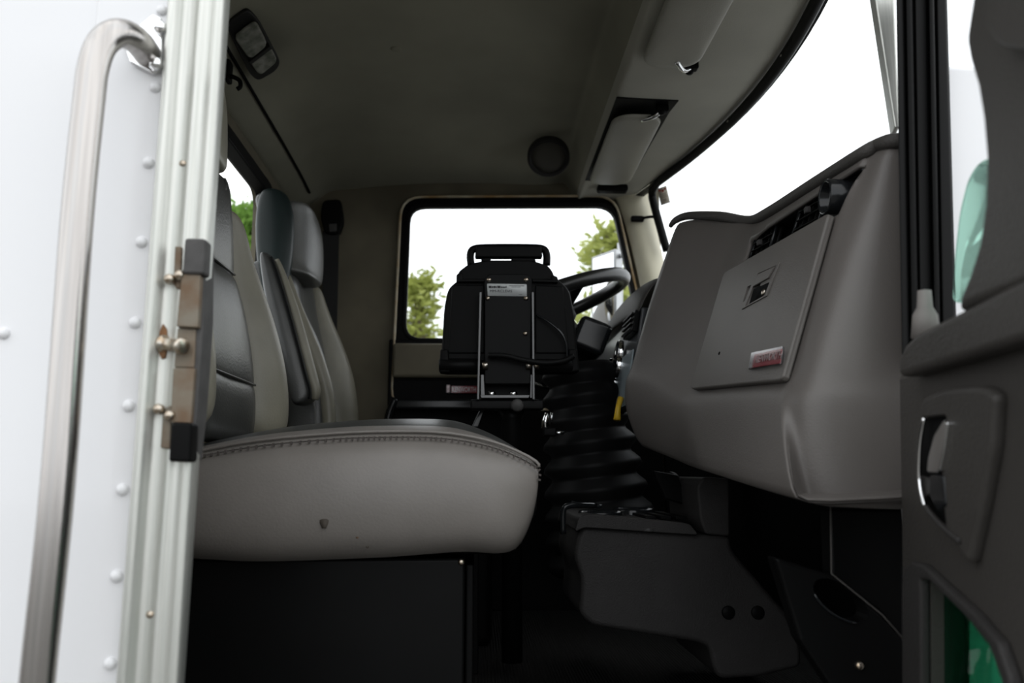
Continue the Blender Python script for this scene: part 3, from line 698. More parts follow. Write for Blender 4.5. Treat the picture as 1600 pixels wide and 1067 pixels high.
# ------------------------------------------------------------------ computer dock on its stand
YD = .90
dk = thing('computer_dock', 'rugged black computer seen from behind on a metal cradle and black pole', 'computer', (0.04, YD+.03, 0))
def DK(px, py, off=0): return P(px, py, YD+off)
def dpr(name, pts, y0, dy, m, par=dk, bev=.003, rr=0):
    if rr: pts = round_poly(pts, rr)
    return prism(name, [DK(px, py, y0) for px, py in pts], (0, dy, 0), m, par, bev)
shell = dpr('rear_shell', round_poly([(688, 582), (694, 480), (700, 450), (722, 432), (868, 432), (890, 452), (897, 490), (906, 582)], 10), 0, .045, M_black, dk, .006)
dpr('lid_top', round_poly([(714, 438), (716, 424), (732, 412), (760, 406), (830, 406), (856, 414), (864, 424), (868, 438)], 6), -.006, .05, M_black, shell, .005)
dpr('corner_bumper', [(713, 428), (722, 424), (724, 438), (713, 440)], -.012, .03, M_black, shell, .004)
dpr('corner_bumper', [(861, 428), (872, 432), (872, 442), (862, 440)], -.012, .03, M_black, shell, .004)
dpr('raised_panel', [(706, 445), (757, 445), (757, 552), (700, 552)], -.004, .006, M_black, shell, .003)
dpr('raised_panel', [(836, 445), (880, 447), (890, 552), (836, 552)], -.004, .006, M_black, shell, .003)
dpr('top_ledge', [(713, 436), (757, 436), (757, 440), (713, 440)], -.012, .01, M_black, shell, .001)
dpr('top_ledge', [(832, 436), (872, 437), (872, 441), (832, 440)], -.012, .01, M_black, shell, .001)
# carrying handle
hd = tube('carry_handle', [DK(736, 414, .02), DK(735, 398, .02), DK(741, 389, .02), DK(765, 387, .02), DK(825, 387, .02), DK(848, 389, .02), DK(854, 398, .02), DK(854, 414, .02)], .0085, M_black, dk, 12, curve=4)
dpr('handle_grip', [(744, 383), (846, 383), (848, 402), (742, 402)], .008, .022, M_black, hd, .004)
dpr('latch_tab', [(752, 402), (768, 402), (766, 408), (752, 408)], .015, .01, M_black, hd, .002)
dpr('latch_tab', [(800, 402), (834, 402), (838, 408), (798, 408)], .015, .01, M_black, hd, .002)
# cradle: mounting plate, side rails, cross tube, stand bracket
mp_ = dpr('mounting_plate', round_poly([(757, 436), (764, 428), (824, 428), (831, 436), (829, 600), (757, 600)], 4), -.022, .012, M_black_paint, dk, .002)
lab = dpr('silver_label', round_poly([(761, 443), (823, 444), (823, 463), (762, 462)], 1.5), -.0235, .0015, M_label, mp_, 0)
lx0 = DK(763, 450, -.0237); 
for a, wd, hh in ((763.5, 4.6, 3.6), (768.7, 2.2, 3.0), (771.5, 2.6, 3.4), (774.6, 1.6, 3.0), (777, 4.8, 3.6), (782.4, 2.2, 2.6), (785.2, 2.2, 2.6), (787.9, 2.0, 2.6), (790.4, 1.2, 3.4)):
    mesh('label_heading_mark', *box_geo(DK(a, 450, -.0237), (wd*.00137, 0, 0), (0, .0003, 0), (0, 0, hh*.00137)), M_ink, lab, False)
text('label_model', 'MM-RCLEVIS', DK(765.5, 456.5, -.0236), (1, 0, 0), (0, 0, 1), .048, .0056, M_ink, lab, .0003)
for k, (a, b, wd) in enumerate(((795, 446.8, .034), (799, 448.8, .020))):
    mesh('label_small_print', *box_geo(DK(a, b, -.0237), (wd, 0, 0), (0, .0003, 0), (0, 0, .0011)), M_rubber_grey, lab, False)
mesh('label_small_print', *box_geo(DK(811, 460.5, -.0237), (.007, 0, 0), (0, .0003, 0), (0, 0, .001)), M_rubber_grey, lab, False)
s2 = lathe_mesh('screw', [(.0001, .0035), (.003, .0032), (.0048, .0012), (.005, -.002)], M_zinc, 12)
for px, py in ((762, 466), (822, 466), (821, 521), (764, 437), (822, 437)): placed('screw', s2, DK(px, py, -.024), (0, -1, 0), mp_)
M_rail = mat('satin_rail', (.10, .10, .10), .35, .9)
for a, b in ((751, 747), (832.5, 834)):
    dpr('side_rail', [(a-1.7, 456), (a+1.7, 456), (b+1.9, 624), (b-1.9, 624)], -.034, .026, M_rail, dk, .001)
lathe('cross_tube', DK(686, 571, -.008), (1, 0, 0), [(.013, 0), (.0155, .003), (.0155, .085), (.012, .088), (.012, .19), (.0155, .195), (.0155, .283), (.012, .286)], M_black_paint, dk, 20)
dpr('end_bracket', [(688, 545), (700, 545), (704, 582), (686, 582)], -.018, .03, M_black, dk, .004)
dpr('end_bracket', [(888, 545), (902, 545), (906, 580), (890, 582)], -.018, .03, M_black, dk, .004)
for px in (758, 826, 838): lathe('clamp_nut', DK(px, 571, -.030), (1, 0, 0), [(.006, -.006), (.0085, -.005), (.0085, .005), (.006, .006)], M_zinc, dk, 6)
# coiled cable and thin lead
cpts = []
c_in = smooth_path([DK(763, 555, -.04), DK(790, 556, -.045), DK(815, 562, -.045), DK(850, 567, -.04), DK(880, 564, -.035), DK(896, 556, -.03)], 10)
rowsC = tube_geo(c_in, [.0055+.0012*(i % 2) for i in range(len(c_in))], 10)
cable_rows = rowsC
loft('ribbed_cable', cable_rows, M_rubber, dk, True, True, 0)
tube('thin_lead', [DK(838, 492, -.012), DK(860, 505, -.022), DK(878, 522, -.024), DK(885, 540, -.022), DK(886, 560, -.018)], .0026, M_black_gloss, dk, 8, curve=5)
# stand
stn = dk
dpr('yoke_plate', [(751, 585), (756, 585), (758, 622), (751, 622)], -.02, .05, M_rail, stn, .001)
dpr('yoke_plate', [(829, 585), (834, 585), (832, 622), (828, 622)], -.02, .05, M_rail, stn, .001)
dpr('yoke_back', [(757, 582), (829, 582), (828, 618), (758, 618)], .028, .004, M_black_paint, stn, .001)
dpr('yoke_base', [(750, 617), (828, 617), (826, 622), (752, 622)], -.03, .07, M_rail, stn, .001)
for px in (768, 802): lathe('base_bolt', DK(px, 616, -.01), (0, 0, 1), [(.009, -.004), (.009, .004), (.005, .007)], M_chrome, stn, 6)
dpr('support_arm', [(735, 624), (850, 624), (850, 640), (735, 640)], -.02, .04, M_black_paint, stn, .004)
lathe('pivot_knob', DK(808, 634, -.022), (0, -1, 0), [(.012, 0), (.014, .008), (.010, .016), (.0001, .017)], M_rubber_grey, stn, 18)
lathe('pole', P(800, 640, YD+.03)*1.0, (0, 0, -1), [(.03, 0), (.022, .02), (.022, .52)], M_black_paint, stn, 20)
bkl = thing('belt_buckle_stalk', 'black belt buckle stalk leaning between the seats', 'seat belt', P(745, 660, .98))
prism('stalk_anchor', [V((P(733, 668, .98).x, .98, 0)), V((P(750, 668, .98).x, .98, 0)), P(748, 670, .98), P(735, 670, .98)], (0, .012, 0), M_black, bkl, .003)
prism('stalk', [P(736, 668, .98), P(748, 668, .98), P(760, 634, .98), P(752, 634, .98)], (0, .012, 0), M_black_gloss, bkl, .003)
prism('buckle', [P(750, 638, .975), P(762, 638, .975), P(766, 622, .975), P(754, 622, .975)], (0, .022, 0), M_black, bkl, .004)

# ------------------------------------------------------------------ passenger seat
ps = thing('passenger_seat', 'worn grey and charcoal leather passenger seat on a black box', 'seat', (-.18, .53, 0))
Y0, Y1 = .29, .77
side = [(236, 728), (300, 713), (400, 695), (520, 684), (600, 681), (680, 682), (740, 690), (790, 704), (838, 728), (842, 745), (838, 790), (825, 832), (806, 860), (775, 866), (720, 863), (600, 872), (400, 879), (320, 874), (240, 862)]
so2 = [P(px, py, Y0) for px, py in side]
sm2 = smooth_path(so2, 3, True)
cen = V((-.20, Y0, P(560, 775, Y0).z))
x0_, x1_ = min(p.x for p in sm2)+.002, max(p.x for p in sm2)-.0015
def zspan(x):
    zs = []
    for p, q in zip(sm2, sm2[1:]+sm2[:1]):
        if (p.x-x)*(q.x-x) <= 0 and abs(p.x-q.x) > 1e-9: zs.append(p.z+(q.z-p.z)*(x-p.x)/(q.x-p.x))
    return max(zs), min(zs)
rowsS = []
for i in range(27):
    x = x1_-(x1_-x0_)*(i/26)**1.9; zt_, zb_ = zspan(x); k = 1-(1-min(1, (x1_-x)/.10))**3; r = []
    for v in (0, .015, .05, .12, .25, .4, .55, .7, .84, .93, .98, 1):
        m_ = abs(2*v-1); h = .6*(1-m_**7)+.4*(1-m_**2)
        r.append(V((x, Y0+.012-.042*h*(.25+.75*k), zt_+(zb_-zt_)*v)))
    rowsS.append(r)
sp_ = loft('cushion_side', rowsS, M_leather, ps, sub=1)
# top of cushion: bands from the seam up over the dome
topi = [P(px, py, Y0) for px, py in [(236, 728), (300, 713), (400, 695), (520, 684), (600, 681), (680, 682), (740, 690), (790, 704), (838, 728), (842, 745), (838, 790), (825, 832), (806, 860)]]
topi = smooth_path(topi, 3)
def band(Y, lift, dx): 
    n = len(topi); out = []
    for i, p in enumerate(topi):
        t = i/(n-1); out.append(V((p.x+dx*max(0, (t-.45)/.55), Y, p.z+lift*max(0, 1-max(0, (t-.45)/.35)))))
    return out
loft('cushion_border', [band(.296, -.001, -.001), band(.305, .006, .0), band(.33, .014, .0), band(.365, .020, .0), band(.385, .016, -.006)], M_leather, ps, sub=1)
loft('cushion_centre', [band(.383, .014, -.006), band(.40, .022, 0), band(.45, .034, .008), band(.53, .040, .012), band(.61, .034, .008), band(.66, .022, 0), band(.677, .014, -.006)], M_dark_leather, ps, sub=1)
loft('cushion_border', [band(.675, .016, -.006), band(.70, .022, 0), band(.74, .014, 0), band(.77, 0, -.004), [p+V((0, .772-p.y, -.15)) if i < 24 else p+V((-.02, .772-p.y, 0)) for i, p in enumerate(band(.77, 0, -.004))]], M_leather, ps, sub=1)
boxf('cushion_pan', (-.50, Y0+.03, so2[16].z+.006), (.54, 0, 0), (0, .42, 0), (0, 0, .06), M_black, ps, .01)
seam = [p+V((0, -.002, -.003)) for p in topi[:28]]
tube('piping', [V((p.x, .300, p.z+.0065)) for p in topi[:27]], .0022, M_leather, ps, 8)
sg = []
sp2 = smooth_path(seam, 6)
acc = 0; last = sp2[0]
for a, b in zip(sp2, sp2[1:]):
    acc += (b-a).length
    if acc > .0062:
        acc = 0; d = (b-a).normalized()*.0040; nrm = V((-d.z, 0, d.x)).normalized()
        sg.append(box_geo(b+V((0, -.0035, 0))-nrm*.0022, d*.62, V((0, .004, 0)), nrm*.0044+d*.12))
o = join_geo('stitching', sg, M_thread, ps, False); o['kind'] = 'stuff'
# scuffs on the cushion side
for px, py, r, m, n, yo in ((506, 818, .0052, M_mark, 'scuff_mark', .0292), (504, 805, .0022, M_mark, 'scuff_mark', .0285), (558, 838, .0024, M_brownmark, 'brown_speck', .0220), (574, 853, .0024, M_mark, 'scuff_mark', .0145)):
    q = P(px, py, Y0-yo)
    cs = [V((q.x+r*1.0*math.cos(a)*(1+.3*math.sin(3*a)), q.y+.001, q.z+r*1.5*math.sin(a)*(1+.25*math.cos(2*a)))) for a in [k*math.pi/6 for k in range(12)]]
    ob = prism(n, cs, (0, .006, 0), m, ps, 0); ob['label'] = 'dark scuff mark on the grey leather'
# box below
bz = P(500, 872, .31).z
sb = boxf('seat_base', (-.55, .315, 0), (P(726, 900, .315).x+.55, 0, 0), (0, .42, 0), (0, 0, bz-.002), M_black_paint, ps, .004)
q = P(726, 870, .315)
boxf('base_edge_flange', (q.x+.002, .335, 0), (.010, 0, 0), (0, .38, 0), (0, 0, bz-.012), M_black, ps, .002)
placed('base_screw', s2, P(721, 878, .315), (0, -1, 0), sb)

def bolster(name, rows, m, par, back=.10, bulge=.03, outb=.018):
    out = []
    for y, pi, Yi, po, Yo in rows:
        A, B = P(pi, y, Yi), P(po, y, Yo)
        B = V((B.x, B.y, A.z)); D = B-A; k = min(1, D.length/.08)
        out.append([A+V((-.006, -.004*0, 0)), A+D*.12+V((.012*k, 0, 0)), A+D*.42+V((bulge*k, 0, 0)), A+D*.80+V((bulge*.75*k, 0, 0)), B+V((.002, outb*k, 0)), B+V((-back*.45, outb*1.2*k, 0)), B+V((-back, .0, 0)), A+V((-back, 0, 0))])
    return loft(name, out, m, par, True, True, sub=2)
# far bolster of the passenger backrest
bolster('backrest_bolster', [(318, 352, .64, 364, .69), (345, 359, .655, 380, .715), (385, 361, .66, 388, .725), (430, 364, .66, 404, .73), (480, 377, .66, 422, .735), (530, 388, .66, 436, .735), (580, 394, .66, 446, .735), (630, 396, .66, 449, .735), (690, 393, .66, 446, .735)], M_leather_warm, ps, .08, .022)
cprof = [(275, 349, .62), (320, 355, .64), (350, 360, .65), (400, 362, .655), (434, 364, .66), (437, 365, .66), (441, 367, .66), (480, 378, .66), (540, 390, .66), (603, 396, .66), (607, 396.5, .66), (612, 397, .66), (650, 397, .66), (700, 393, .66)]
crow = []
for y, px, Y in cprof:
    p = P(px, y, Y); dip = -.006 if y in (437, 607) else 0
    crow.append([V((p.x-.004, .36, p.z)), V((p.x+.012+dip, .37, p.z)), V((p.x+.010+dip, .44, p.z)), V((p.x+.006+dip, .51, p.z)), V((p.x+.010+dip, .58, p.z)), V((p.x+.012+dip, .645, p.z)), V((p.x-.004, Y, p.z))])
loft('backrest_panel', crow, M_dark_leather, ps, sub=1, solid=-.05)
for y in (437, 607):
    pts = [V((P(365 if y == 437 else 396.5, y, .66).x+.0065, Yk, P(380, y, .66).z)) for Yk in (.38, .44, .51, .58, .64)]
    tube('panel_welt', [p+V((.001, 0, .004)) for p in pts], .0022, M_dark_leather, ps, 8, curve=3)
# near bolster mirrored about the seat's middle (behind the jamb)
o = ps.children[[c.name.startswith('backrest_bolster') for c in ps.children].index(True)]
me2 = o.data.copy()
for v in me2.vertices: v.co.y = 2*.51-v.co.y
me2.flip_normals()
nb = bpy.data.objects.new('backrest_bolster', me2); link(nb, ps); mm = nb.modifiers.new('u', 'SUBSURF'); mm.levels = 2; mm.render_levels = 2
# headrest
hr = []
for y, px in ((120, 341), (150, 349), (200, 352), (250, 351), (268, 350), (276, 345)):
    p = P(px, y, .60); k = .8 if y in (120, 276) else 1
    hr.append([V((p.x-.09, .51-.10*k, p.z)), V((p.x-.01, .51-.115*k, p.z)), V((p.x+.012*k, .51-.09*k, p.z)), V((p.x+.016*k, .51, p.z)), V((p.x+.012*k, .51+.085*k, p.z)), V((p.x-.008, .51+.112*k, p.z)), V((p.x-.09, .51+.10*k, p.z))])
loft('headrest', hr, M_leather_warm, ps, True, True, sub=2)
# ------------------------------------------------------------------ driver seat
ds = thing('driver_seat', "high-backed charcoal and grey driver's seat at the far side of the cab", 'seat', (-.20, 1.42, 0))
bolster('backrest_bolster', [(400, 428, 1.24, 446, 1.27), (440, 438, 1.24, 458, 1.28), (480, 452, 1.24, 476, 1.29), (520, 470, 1.24, 496, 1.29), (560, 482, 1.24, 510, 1.29), (610, 492, 1.24, 519, 1.29), (665, 494, 1.24, 522, 1.29), (710, 494, 1.24, 520, 1.29), (775, 494, 1.24, 516, 1.29)], M_dark_leather, ds, .09, .012)
tube('bolster_edge', [P(px, py, 1.262)+V((.004, 0, 0)) for px, py in ((446, 430), (458, 470), (476, 520), (493, 565), (507, 615), (512, 668), (511, 705))], [.008, .014, .018, .020, .020, .018, .014], M_leather_warm, ds, 14, curve=5)
tube('bolster_piping', [P(px, py, 1.235) for px, py in ((452, 520), (470, 560), (484, 600), (492, 640), (494, 690))], .003, M_pad_leather, ds, 8, curve=4)
bolster('backrest_bolster', [(440, 488, 1.58, 497, 1.62), (460, 492, 1.58, 504, 1.63), (490, 498, 1.58, 514, 1.64), (520, 503, 1.58, 528, 1.645), (560, 510, 1.58, 545, 1.65), (600, 518, 1.58, 555, 1.65), (640, 524, 1.58, 559, 1.65), (690, 526, 1.58, 559, 1.65), (770, 526, 1.58, 553, 1.65)], M_leather_warm, ds, .09, .022)
crow = []
for y, px in ((352, 470), (366, 473), (390, 478), (430, 486), (470, 494), (500, 498), (540, 506), (600, 518), (650, 524), (700, 526), (770, 526)):
    p = P(px, y, 1.58)
    crow.append([V((p.x-.03, 1.25, p.z)), V((p.x+.004, 1.30, p.z)), V((p.x+.0, 1.36, p.z)), V((p.x-.006, 1.42, p.z)), V((p.x, 1.50, p.z)), V((p.x+.004, 1.56, p.z)), V((p.x-.01, 1.585, p.z))])
loft('backrest_panel', crow, M_dark_leather, ds, sub=2, solid=-.05)
# wing: tall upper back, dark green leather on the near side
wing = []
for y, pl, pr_ in ((293, 414, 434), (300, 403, 446), (320, 398, 453), (350, 395.5, 456), (385, 397, 454), (420, 400, 450), (460, 408, 446), (500, 418, 450)):
    A, B = P(pl, y, 1.24), P(pr_, y, 1.24)
    wing.append([A+V((0, .0, 0)), A+(B-A)*.3+V((0, -.012, 0)), A+(B-A)*.75+V((0, -.012, 0)), B+V((0, .004, 0)), B+V((.003, .03, 0)), B+V((-.012, .09, 0)), B+V((-.03, .12, 0)), A+V((0, .12, 0)), A+V((-.006, .06, 0))])
loft('upper_back', wing, M_teal_leather, ds, True, True, sub=2)
hr = []
for y, pl, pr_ in ((324, 474, 486), (332, 465, 495), (355, 460, 502), (385, 457, 504), (415, 458, 503), (430, 464, 500), (438, 476, 494)):
    A, B = P(pl, y, 1.27), P(pr_, y, 1.46); zm = P(pl, y, 1.35).z
    A = V((A.x, A.y, zm)); B = V((B.x, B.y, zm))
    hr.append([A+V((-.02, 0, 0)), A+(B-A)*.1+V((.014, 0, 0)), A+(B-A)*.5+V((.022, 0, 0)), A+(B-A)*.9+V((.016, 0, 0)), B+V((0, .02, 0)), B+V((-.05, .02, 0)), A+V((-.09, .0, 0))])
loft('headrest', hr, M_pad_leather, ds, True, True, sub=2)
# folded-up armrest
ar = []
for y, pl, pr_ in ((394, 404, 417), (404, 402, 428), (430, 404, 438), (480, 412, 454), (530, 424, 468), (580, 436, 481), (610, 444, 489), (624, 450, 488), (634, 456, 472)):
    A, B = P(pl, y, 1.12), P(pr_, y, 1.14); A = V((A.x, A.y, B.z))
    ar.append([A, A+(B-A)*.5+V((0, -.012, 0)), A+(B-A)*.86+V((0, -.012, 0)), B+V((0, -.002, 0)), B+V((.004, .03, 0)), B+V((0, .06, 0)), A+V((0, .06, 0))])
am = loft('armrest', ar, M_dark_leather, ds, True, True, sub=2)
edge = [r[3]+V((.004, .012, 0)) for r in ar[1:8]]
tube('armrest_edge', edge, [.006, .009, .012, .013, .014, .013, .008], M_leather_warm, am, 12, curve=4)
tube('armrest_piping', [r[2].lerp(r[3], .35)+V((0, -.006, 0)) for r in ar[1:8]], .003, M_void, am, 8, curve=4)
# cushion and pedestal of the driver seat, mostly hidden
cu = box('cushion', (-.10, 1.42, .36), (.50, .46, .13), M_dark_leather, ds, .04, None, 5)
box('pedestal', (-.16, 1.42, .148), (.40, .34, .296), M_black, ds, .02)
# seat belt on the far wall
sbt = thing('seat_belt', 'black seat belt hanging from a pillar loop behind the driver seat', 'seat belt', P(516, 400, 1.76))
prism('belt_cover', [P(px, py, 1.755) for px, py in round_poly([(504, 312), (532, 310), (537, 345), (530, 366), (508, 366), (500, 340)], 8)], (0, .03, 0), M_rubber, sbt, .006)
prism('belt_tag', [P(px, py, 1.752) for px, py in [(514, 350), (526, 349), (526, 361), (515, 362)]], (0, .003, 0), M_rubber_grey, sbt, .0005)
prism('webbing', [P(px, py, 1.765) for px, py in [(504, 360), (530, 360), (522, 700), (502, 700)]], (0, .004, 0), M_belt, sbt, .001)

# ------------------------------------------------------------------ floor console with cup holders
cn = thing('floor_console', 'grey floor console with cup holders and a raised rear upright', 'console', (.42, .86, 0))
YC = .72
def CN(px, py, off=0): return P(px, py, YC+off)
bodyp = round_poly([(896, 868), (903, 835), (912, 822), (1100, 836), (1142, 838), (1144, 860), (1250, 982), (1254, 1042), (1190, 1058), (1126, 1062), (1116, 1048), (1108, 1012), (1090, 1004), (925, 978), (905, 960), (909, 905)], 12, 4)
cb = prism('console_body', [CN(*q) for q in bodyp], (0, .30, 0), M_console, cn, .012, 4)
pl_ = lathe_mesh('hole_plug', [(.0001, .003), (.010, .003), (.0125, .001), (.0125, -.002)], M_black, 20)
for px, py in ((1138, 957), (1184, 957)): placed('hole_plug', pl_, CN(px, py, -.001), (0, -1, 0), cb)
tray = prism('tray_rim', [CN(*q, -.012) for q in round_poly([(898, 832), (904, 808), (920, 803), (1078, 818), (1092, 836), (1060, 834), (912, 824)], 7, 4)], (0, .33, 0), M_console, cn, .006, 3)
cut(tray, lathe('cutter', V((P(950, 800, .80).x, .82, P(950, 800, .80).z-.05)), (0, 0, 1), [(.040, 0), (.040, .1)], M_console, None, 28))
for px, Y in ((938, .80), (990, .92)):
    q = P(px, 806, Y); q.z = P(950, 808, YC).z
    lathe('cup_ring', q, (0, 0, 1), [(.044, -.012), (.044, .004), (.041, .009), (.037, .006), (.036, -.03), (.0001, -.032)], M_black_gloss, cn, 32, False)
tube('front_hook', [CN(880, 834, .01), CN(880, 800, .01), CN(886, 791, .01), CN(905, 789, .02), CN(930, 790, .06)], .006, M_black_gloss, cn, 10, curve=4)
tube('front_hook', [CN(893, 786, .10), CN(905, 788, .10), CN(940, 792, .10)], .005, M_black_gloss, cn, 10, curve=4)
for k in range(3): boxf('tray_rib', CN(1008+24*k, 812, .03), (.022, 0, -.002), (0, .20, 0), (0, 0, .008), M_black, cn, .002)
prism('upright', [CN(*q, .0) for q in round_poly([(1089, 760), (1100, 745), (1140, 748), (1141, 838), (1103, 835), (1094, 812)], 6)], (0, .24, 0), M_console, cn, .012, 4)
prism('scuff', [CN(*q, -.0125) for q in [(1005, 830), (1012, 825), (1022, 827), (1018, 831)]], (0, -.0008, 0), M_rubber_grey, tray, 0)
uk = thing('underdash_knob', 'dark knob and cable bracket under the dashboard above the console', 'knob', P(1042, 755, .80))
lathe('knob', P(1045, 752, .86), (-.5, -1, 0), [(.020, -.02), (.020, .004), (.016, .008), (.0001, .008)], M_black, uk, 24)
prism('bracket', [P(px, py, .84) for px, py in [(1020, 735), (1060, 742), (1076, 790), (1040, 780)]], (0, .02, 0), M_black, uk, .004)

# kick panel and heater duct in the passenger foot well
kp = thing('kick_panel', 'black foot well panel with an oval opening beside the open door', 'panel', P(1330, 1060, .14))
prism('side_plate', [P(px, py, .16) for px, py in [(1296, 796), (1412, 796), (1412, 1010), (1378, 960), (1300, 898)]], (.0, .03, 0), M_black_paint, kp, .004)
fp = prism('lower_plate', [P(px, py, .15) for px, py in [(1210, 870), (1300, 898), (1378, 962), (1416, 1005), (1416, 1200), (1330, 1120), (1250, 1000)]], (0, .03, 0), M_black, kp, .004)
hel = lambda k, f=1: (1314+f*(50*math.cos(k)*.82-24*math.sin(k)*.57), 938+f*(50*math.cos(k)*.57+24*math.sin(k)*.82))
cut(fp, prism('cutter', [P(*hel(k*math.pi/14), .15)+V((0, -.05, 0)) for k in range(28)], (0, .12, 0), M_black, None, 0)); flat(fp)
tube('opening_lip', [P(*hel(k*math.pi/14, 1.02), .148) for k in range(3, 12)], .0016, M_black_gloss, kp, 8)
tube('panel_edge', [P(1298, 790, .152), P(1299, 896, .152), P(1378, 960, .152), P(1418, 1006, .152)], .0013, M_pad, kp, 6)
placed('panel_bolt', s2, P(1343, 1040, .148), (0, -1, 0), kp)

# ------------------------------------------------------------------ open passenger door (near right)
HX, HY = .447, .02
dn = V((-.24, .05, 0)).normalized(); do = V((HX, HY, .5))
if dn.x > 0: dn = -dn
def D(px, py, off=0): return on_plane(px, py, do, dn, off)
def dslab(name, pts, h, d, m, par, bev, seg=3): return prism(name, [D(q[0], q[1], h) for q in pts], -dn*d, m, par, bev, seg)
d2 = struct('door_2', (HX, HY, .0), 'open passenger door with moulded grey trim')
pan = prism('door_trim_panel', [D(*q) for q in [(1403, 585), (1700, 505), (1760, 1400), (1416, 1400)]], -dn*.03, M_door, d2, .006)
prism('door_skin', [D(*q, -.035) for q in [(1403, 560), (1760, 380), (1800, 1500), (1416, 1500)]], -dn*.02, M_white, d2, .004)
sill = dslab('sill_pad', [(1403, 590), (1403, 560), (1412, 538), (1428, 522), (1520, 474), (1720, 366), (1720, 496)], .022, .03, M_door, d2, .007, 4)
# pull handle bezel and chrome latch
bzl = dslab('handle_bezel', round_poly([(1438, 622), (1475, 606), (1535, 602), (1553, 616), (1548, 700), (1530, 800), (1512, 884), (1490, 850), (1460, 815), (1440, 780), (1434, 690)], 12, 4), .010, .012, M_door, d2, .005, 4)
cut(bzl, prism('cutter', [D(*q)+dn*.03 for q in round_poly([(1437, 652), (1500, 646), (1490, 690), (1492, 760), (1500, 838), (1470, 815), (1442, 785), (1436, 720)], 8, 4)], -dn*.0275, M_door, None, 0)); flat(bzl)
prism('handle_pocket', [D(*q, .003) for q in round_poly([(1438, 654), (1500, 648), (1490, 690), (1492, 760), (1500, 836), (1470, 813), (1443, 783), (1437, 720)], 8, 4)], -dn*.004, M_void, bzl, 0)
tube('chrome_trim', [D(1444, 653, .012), D(1438, 690, .012), D(1436, 735, .012), D(1439, 768, .012), D(1445, 790, .012)], .0022, M_chrome, bzl, 8, curve=5)
tube('pocket_edge', [D(1445, 790, .011), D(1460, 810, .011), D(1480, 830, .011), D(1500, 845, .011)], .0024, M_console, bzl, 8, curve=4)
prism('latch_lever', [D(*q, .004) for q in round_poly([(1494, 655), (1500, 660), (1494, 700), (1486, 738), (1466, 738), (1468, 715), (1478, 680)], 5)], dn*.010, M_chrome, bzl, .004, 3)
prism('lock_rocker', [D(*q, .004) for q in round_poly([(1466, 742), (1488, 742), (1492, 790), (1480, 800), (1466, 775)], 5)], dn*.008, M_black_gloss, bzl, .003, 3)
prism('latch_plate', [D(*q, .004) for q in [(1441, 742), (1462, 748), (1462, 768), (1447, 782), (1442, 765)]], dn*.004, M_console, bzl, .001)
# lower viewing window of the open door
lw_in = [(1454, 905), (1470, 908), (1528, 964), (1566, 1010), (1588, 1070), (1600, 1300), (1456, 1300)]
lw_out = [(1424, 1330), (1424, 905), (1428, 886), (1440, 878), (1456, 882), (1540, 958), (1580, 1004), (1600, 1062), (1620, 1330)]
cut(pan, prism('cutter', [D(*q)+dn*.05 for q in lw_in], -dn*.2, M_door, None, 0))
sk2 = [c for c in d2.children if c.name.startswith('door_skin')][0]
cut(sk2, prism('cutter', [D(*q)+dn*.05 for q in lw_in], -dn*.2, M_white, None, 0)); flat(pan); flat(sk2)
ring('viewing_window_frame', lw_out, lw_in, lambda q: D(q[0], q[1], .0), dn*.010, M_console, d2, .003, True)
prism('viewing_window_pane', [D(*q, -.012) for q in [(1440, 890), (1470, 890), (1600, 1000), (1620, 1320), (1440, 1320)]], -dn*.004, G_deep, d2, 0)
# window surround with the moulded grip, gap to the outside in front of it
prism('window_surround', [D(*q, .022) for q in smooth_path([V((x, y, 0)).to_2d().to_3d() for x, y in [(1720, -120), (1540, -120), (1522, -40), (1511, 30), (1506, 65), (1512, 100), (1524, 140), (1532, 190), (1537, 250), (1535, 320), (1526, 380), (1512, 425), (1500, 455), (1489, 490), (1720, 400)]], 1) for q in [(q[0], q[1])]], -dn*.035, M_door, d2, .012, 5)
prism('grip_pad', [D(*q, .034) for q in round_poly([(1546, -60), (1720, -60), (1720, 74), (1600, 80), (1560, 70), (1544, 46), (1540, 10)], 16)], -dn*.018, M_door, d2, .010, 4)
prism('window_pane', [D(*q, -.025) for q in round_poly([(1488, 478), (1492, 400), (1500, 330), (1513, 278), (1534, 248), (1720, 230), (1720, 400)], 20)], -dn*.004, G_green, d2, 0)
lathe('lock_plug', D(1446, 512, .0), (0, -.1, 1), [(.013, -.01), (.011, .012), (.007, .02), (.006, .036), (.0001, .037)], M_seal_grey, d2, 20)
# black weather seal along the front of the doorway
ws_ = struct('trim_6', (.45, .05, 0), 'black ribbed rubber weather seal down the front of the doorway')
def vstrip(name, a0, a1, b0, b1, Y, dy, m): prism(name, [P(a0, -80, Y), P(a1, -80, Y), P(b1, 556, Y), P(b0, 556, Y)], (dy*.56, dy, 0), m, ws_, .003, 3)
vstrip('seal_back', 1399, 1478, 1410, 1496, .045, .04, M_rubber)
vstrip('seal_rib', 1399, 1411, 1409, 1422, .030, .03, M_rubber)
vstrip('seal_rib', 1414, 1424, 1425, 1436, .026, .03, M_black)
vstrip('seal_rib', 1428, 1447, 1438, 1458, .036, .03, M_rubber)
vstrip('seal_rib', 1450, 1458, 1461, 1470, .028, .03, M_black)
vstrip('seal_rib', 1462, 1477, 1473, 1494, .036, .03, M_rubber)

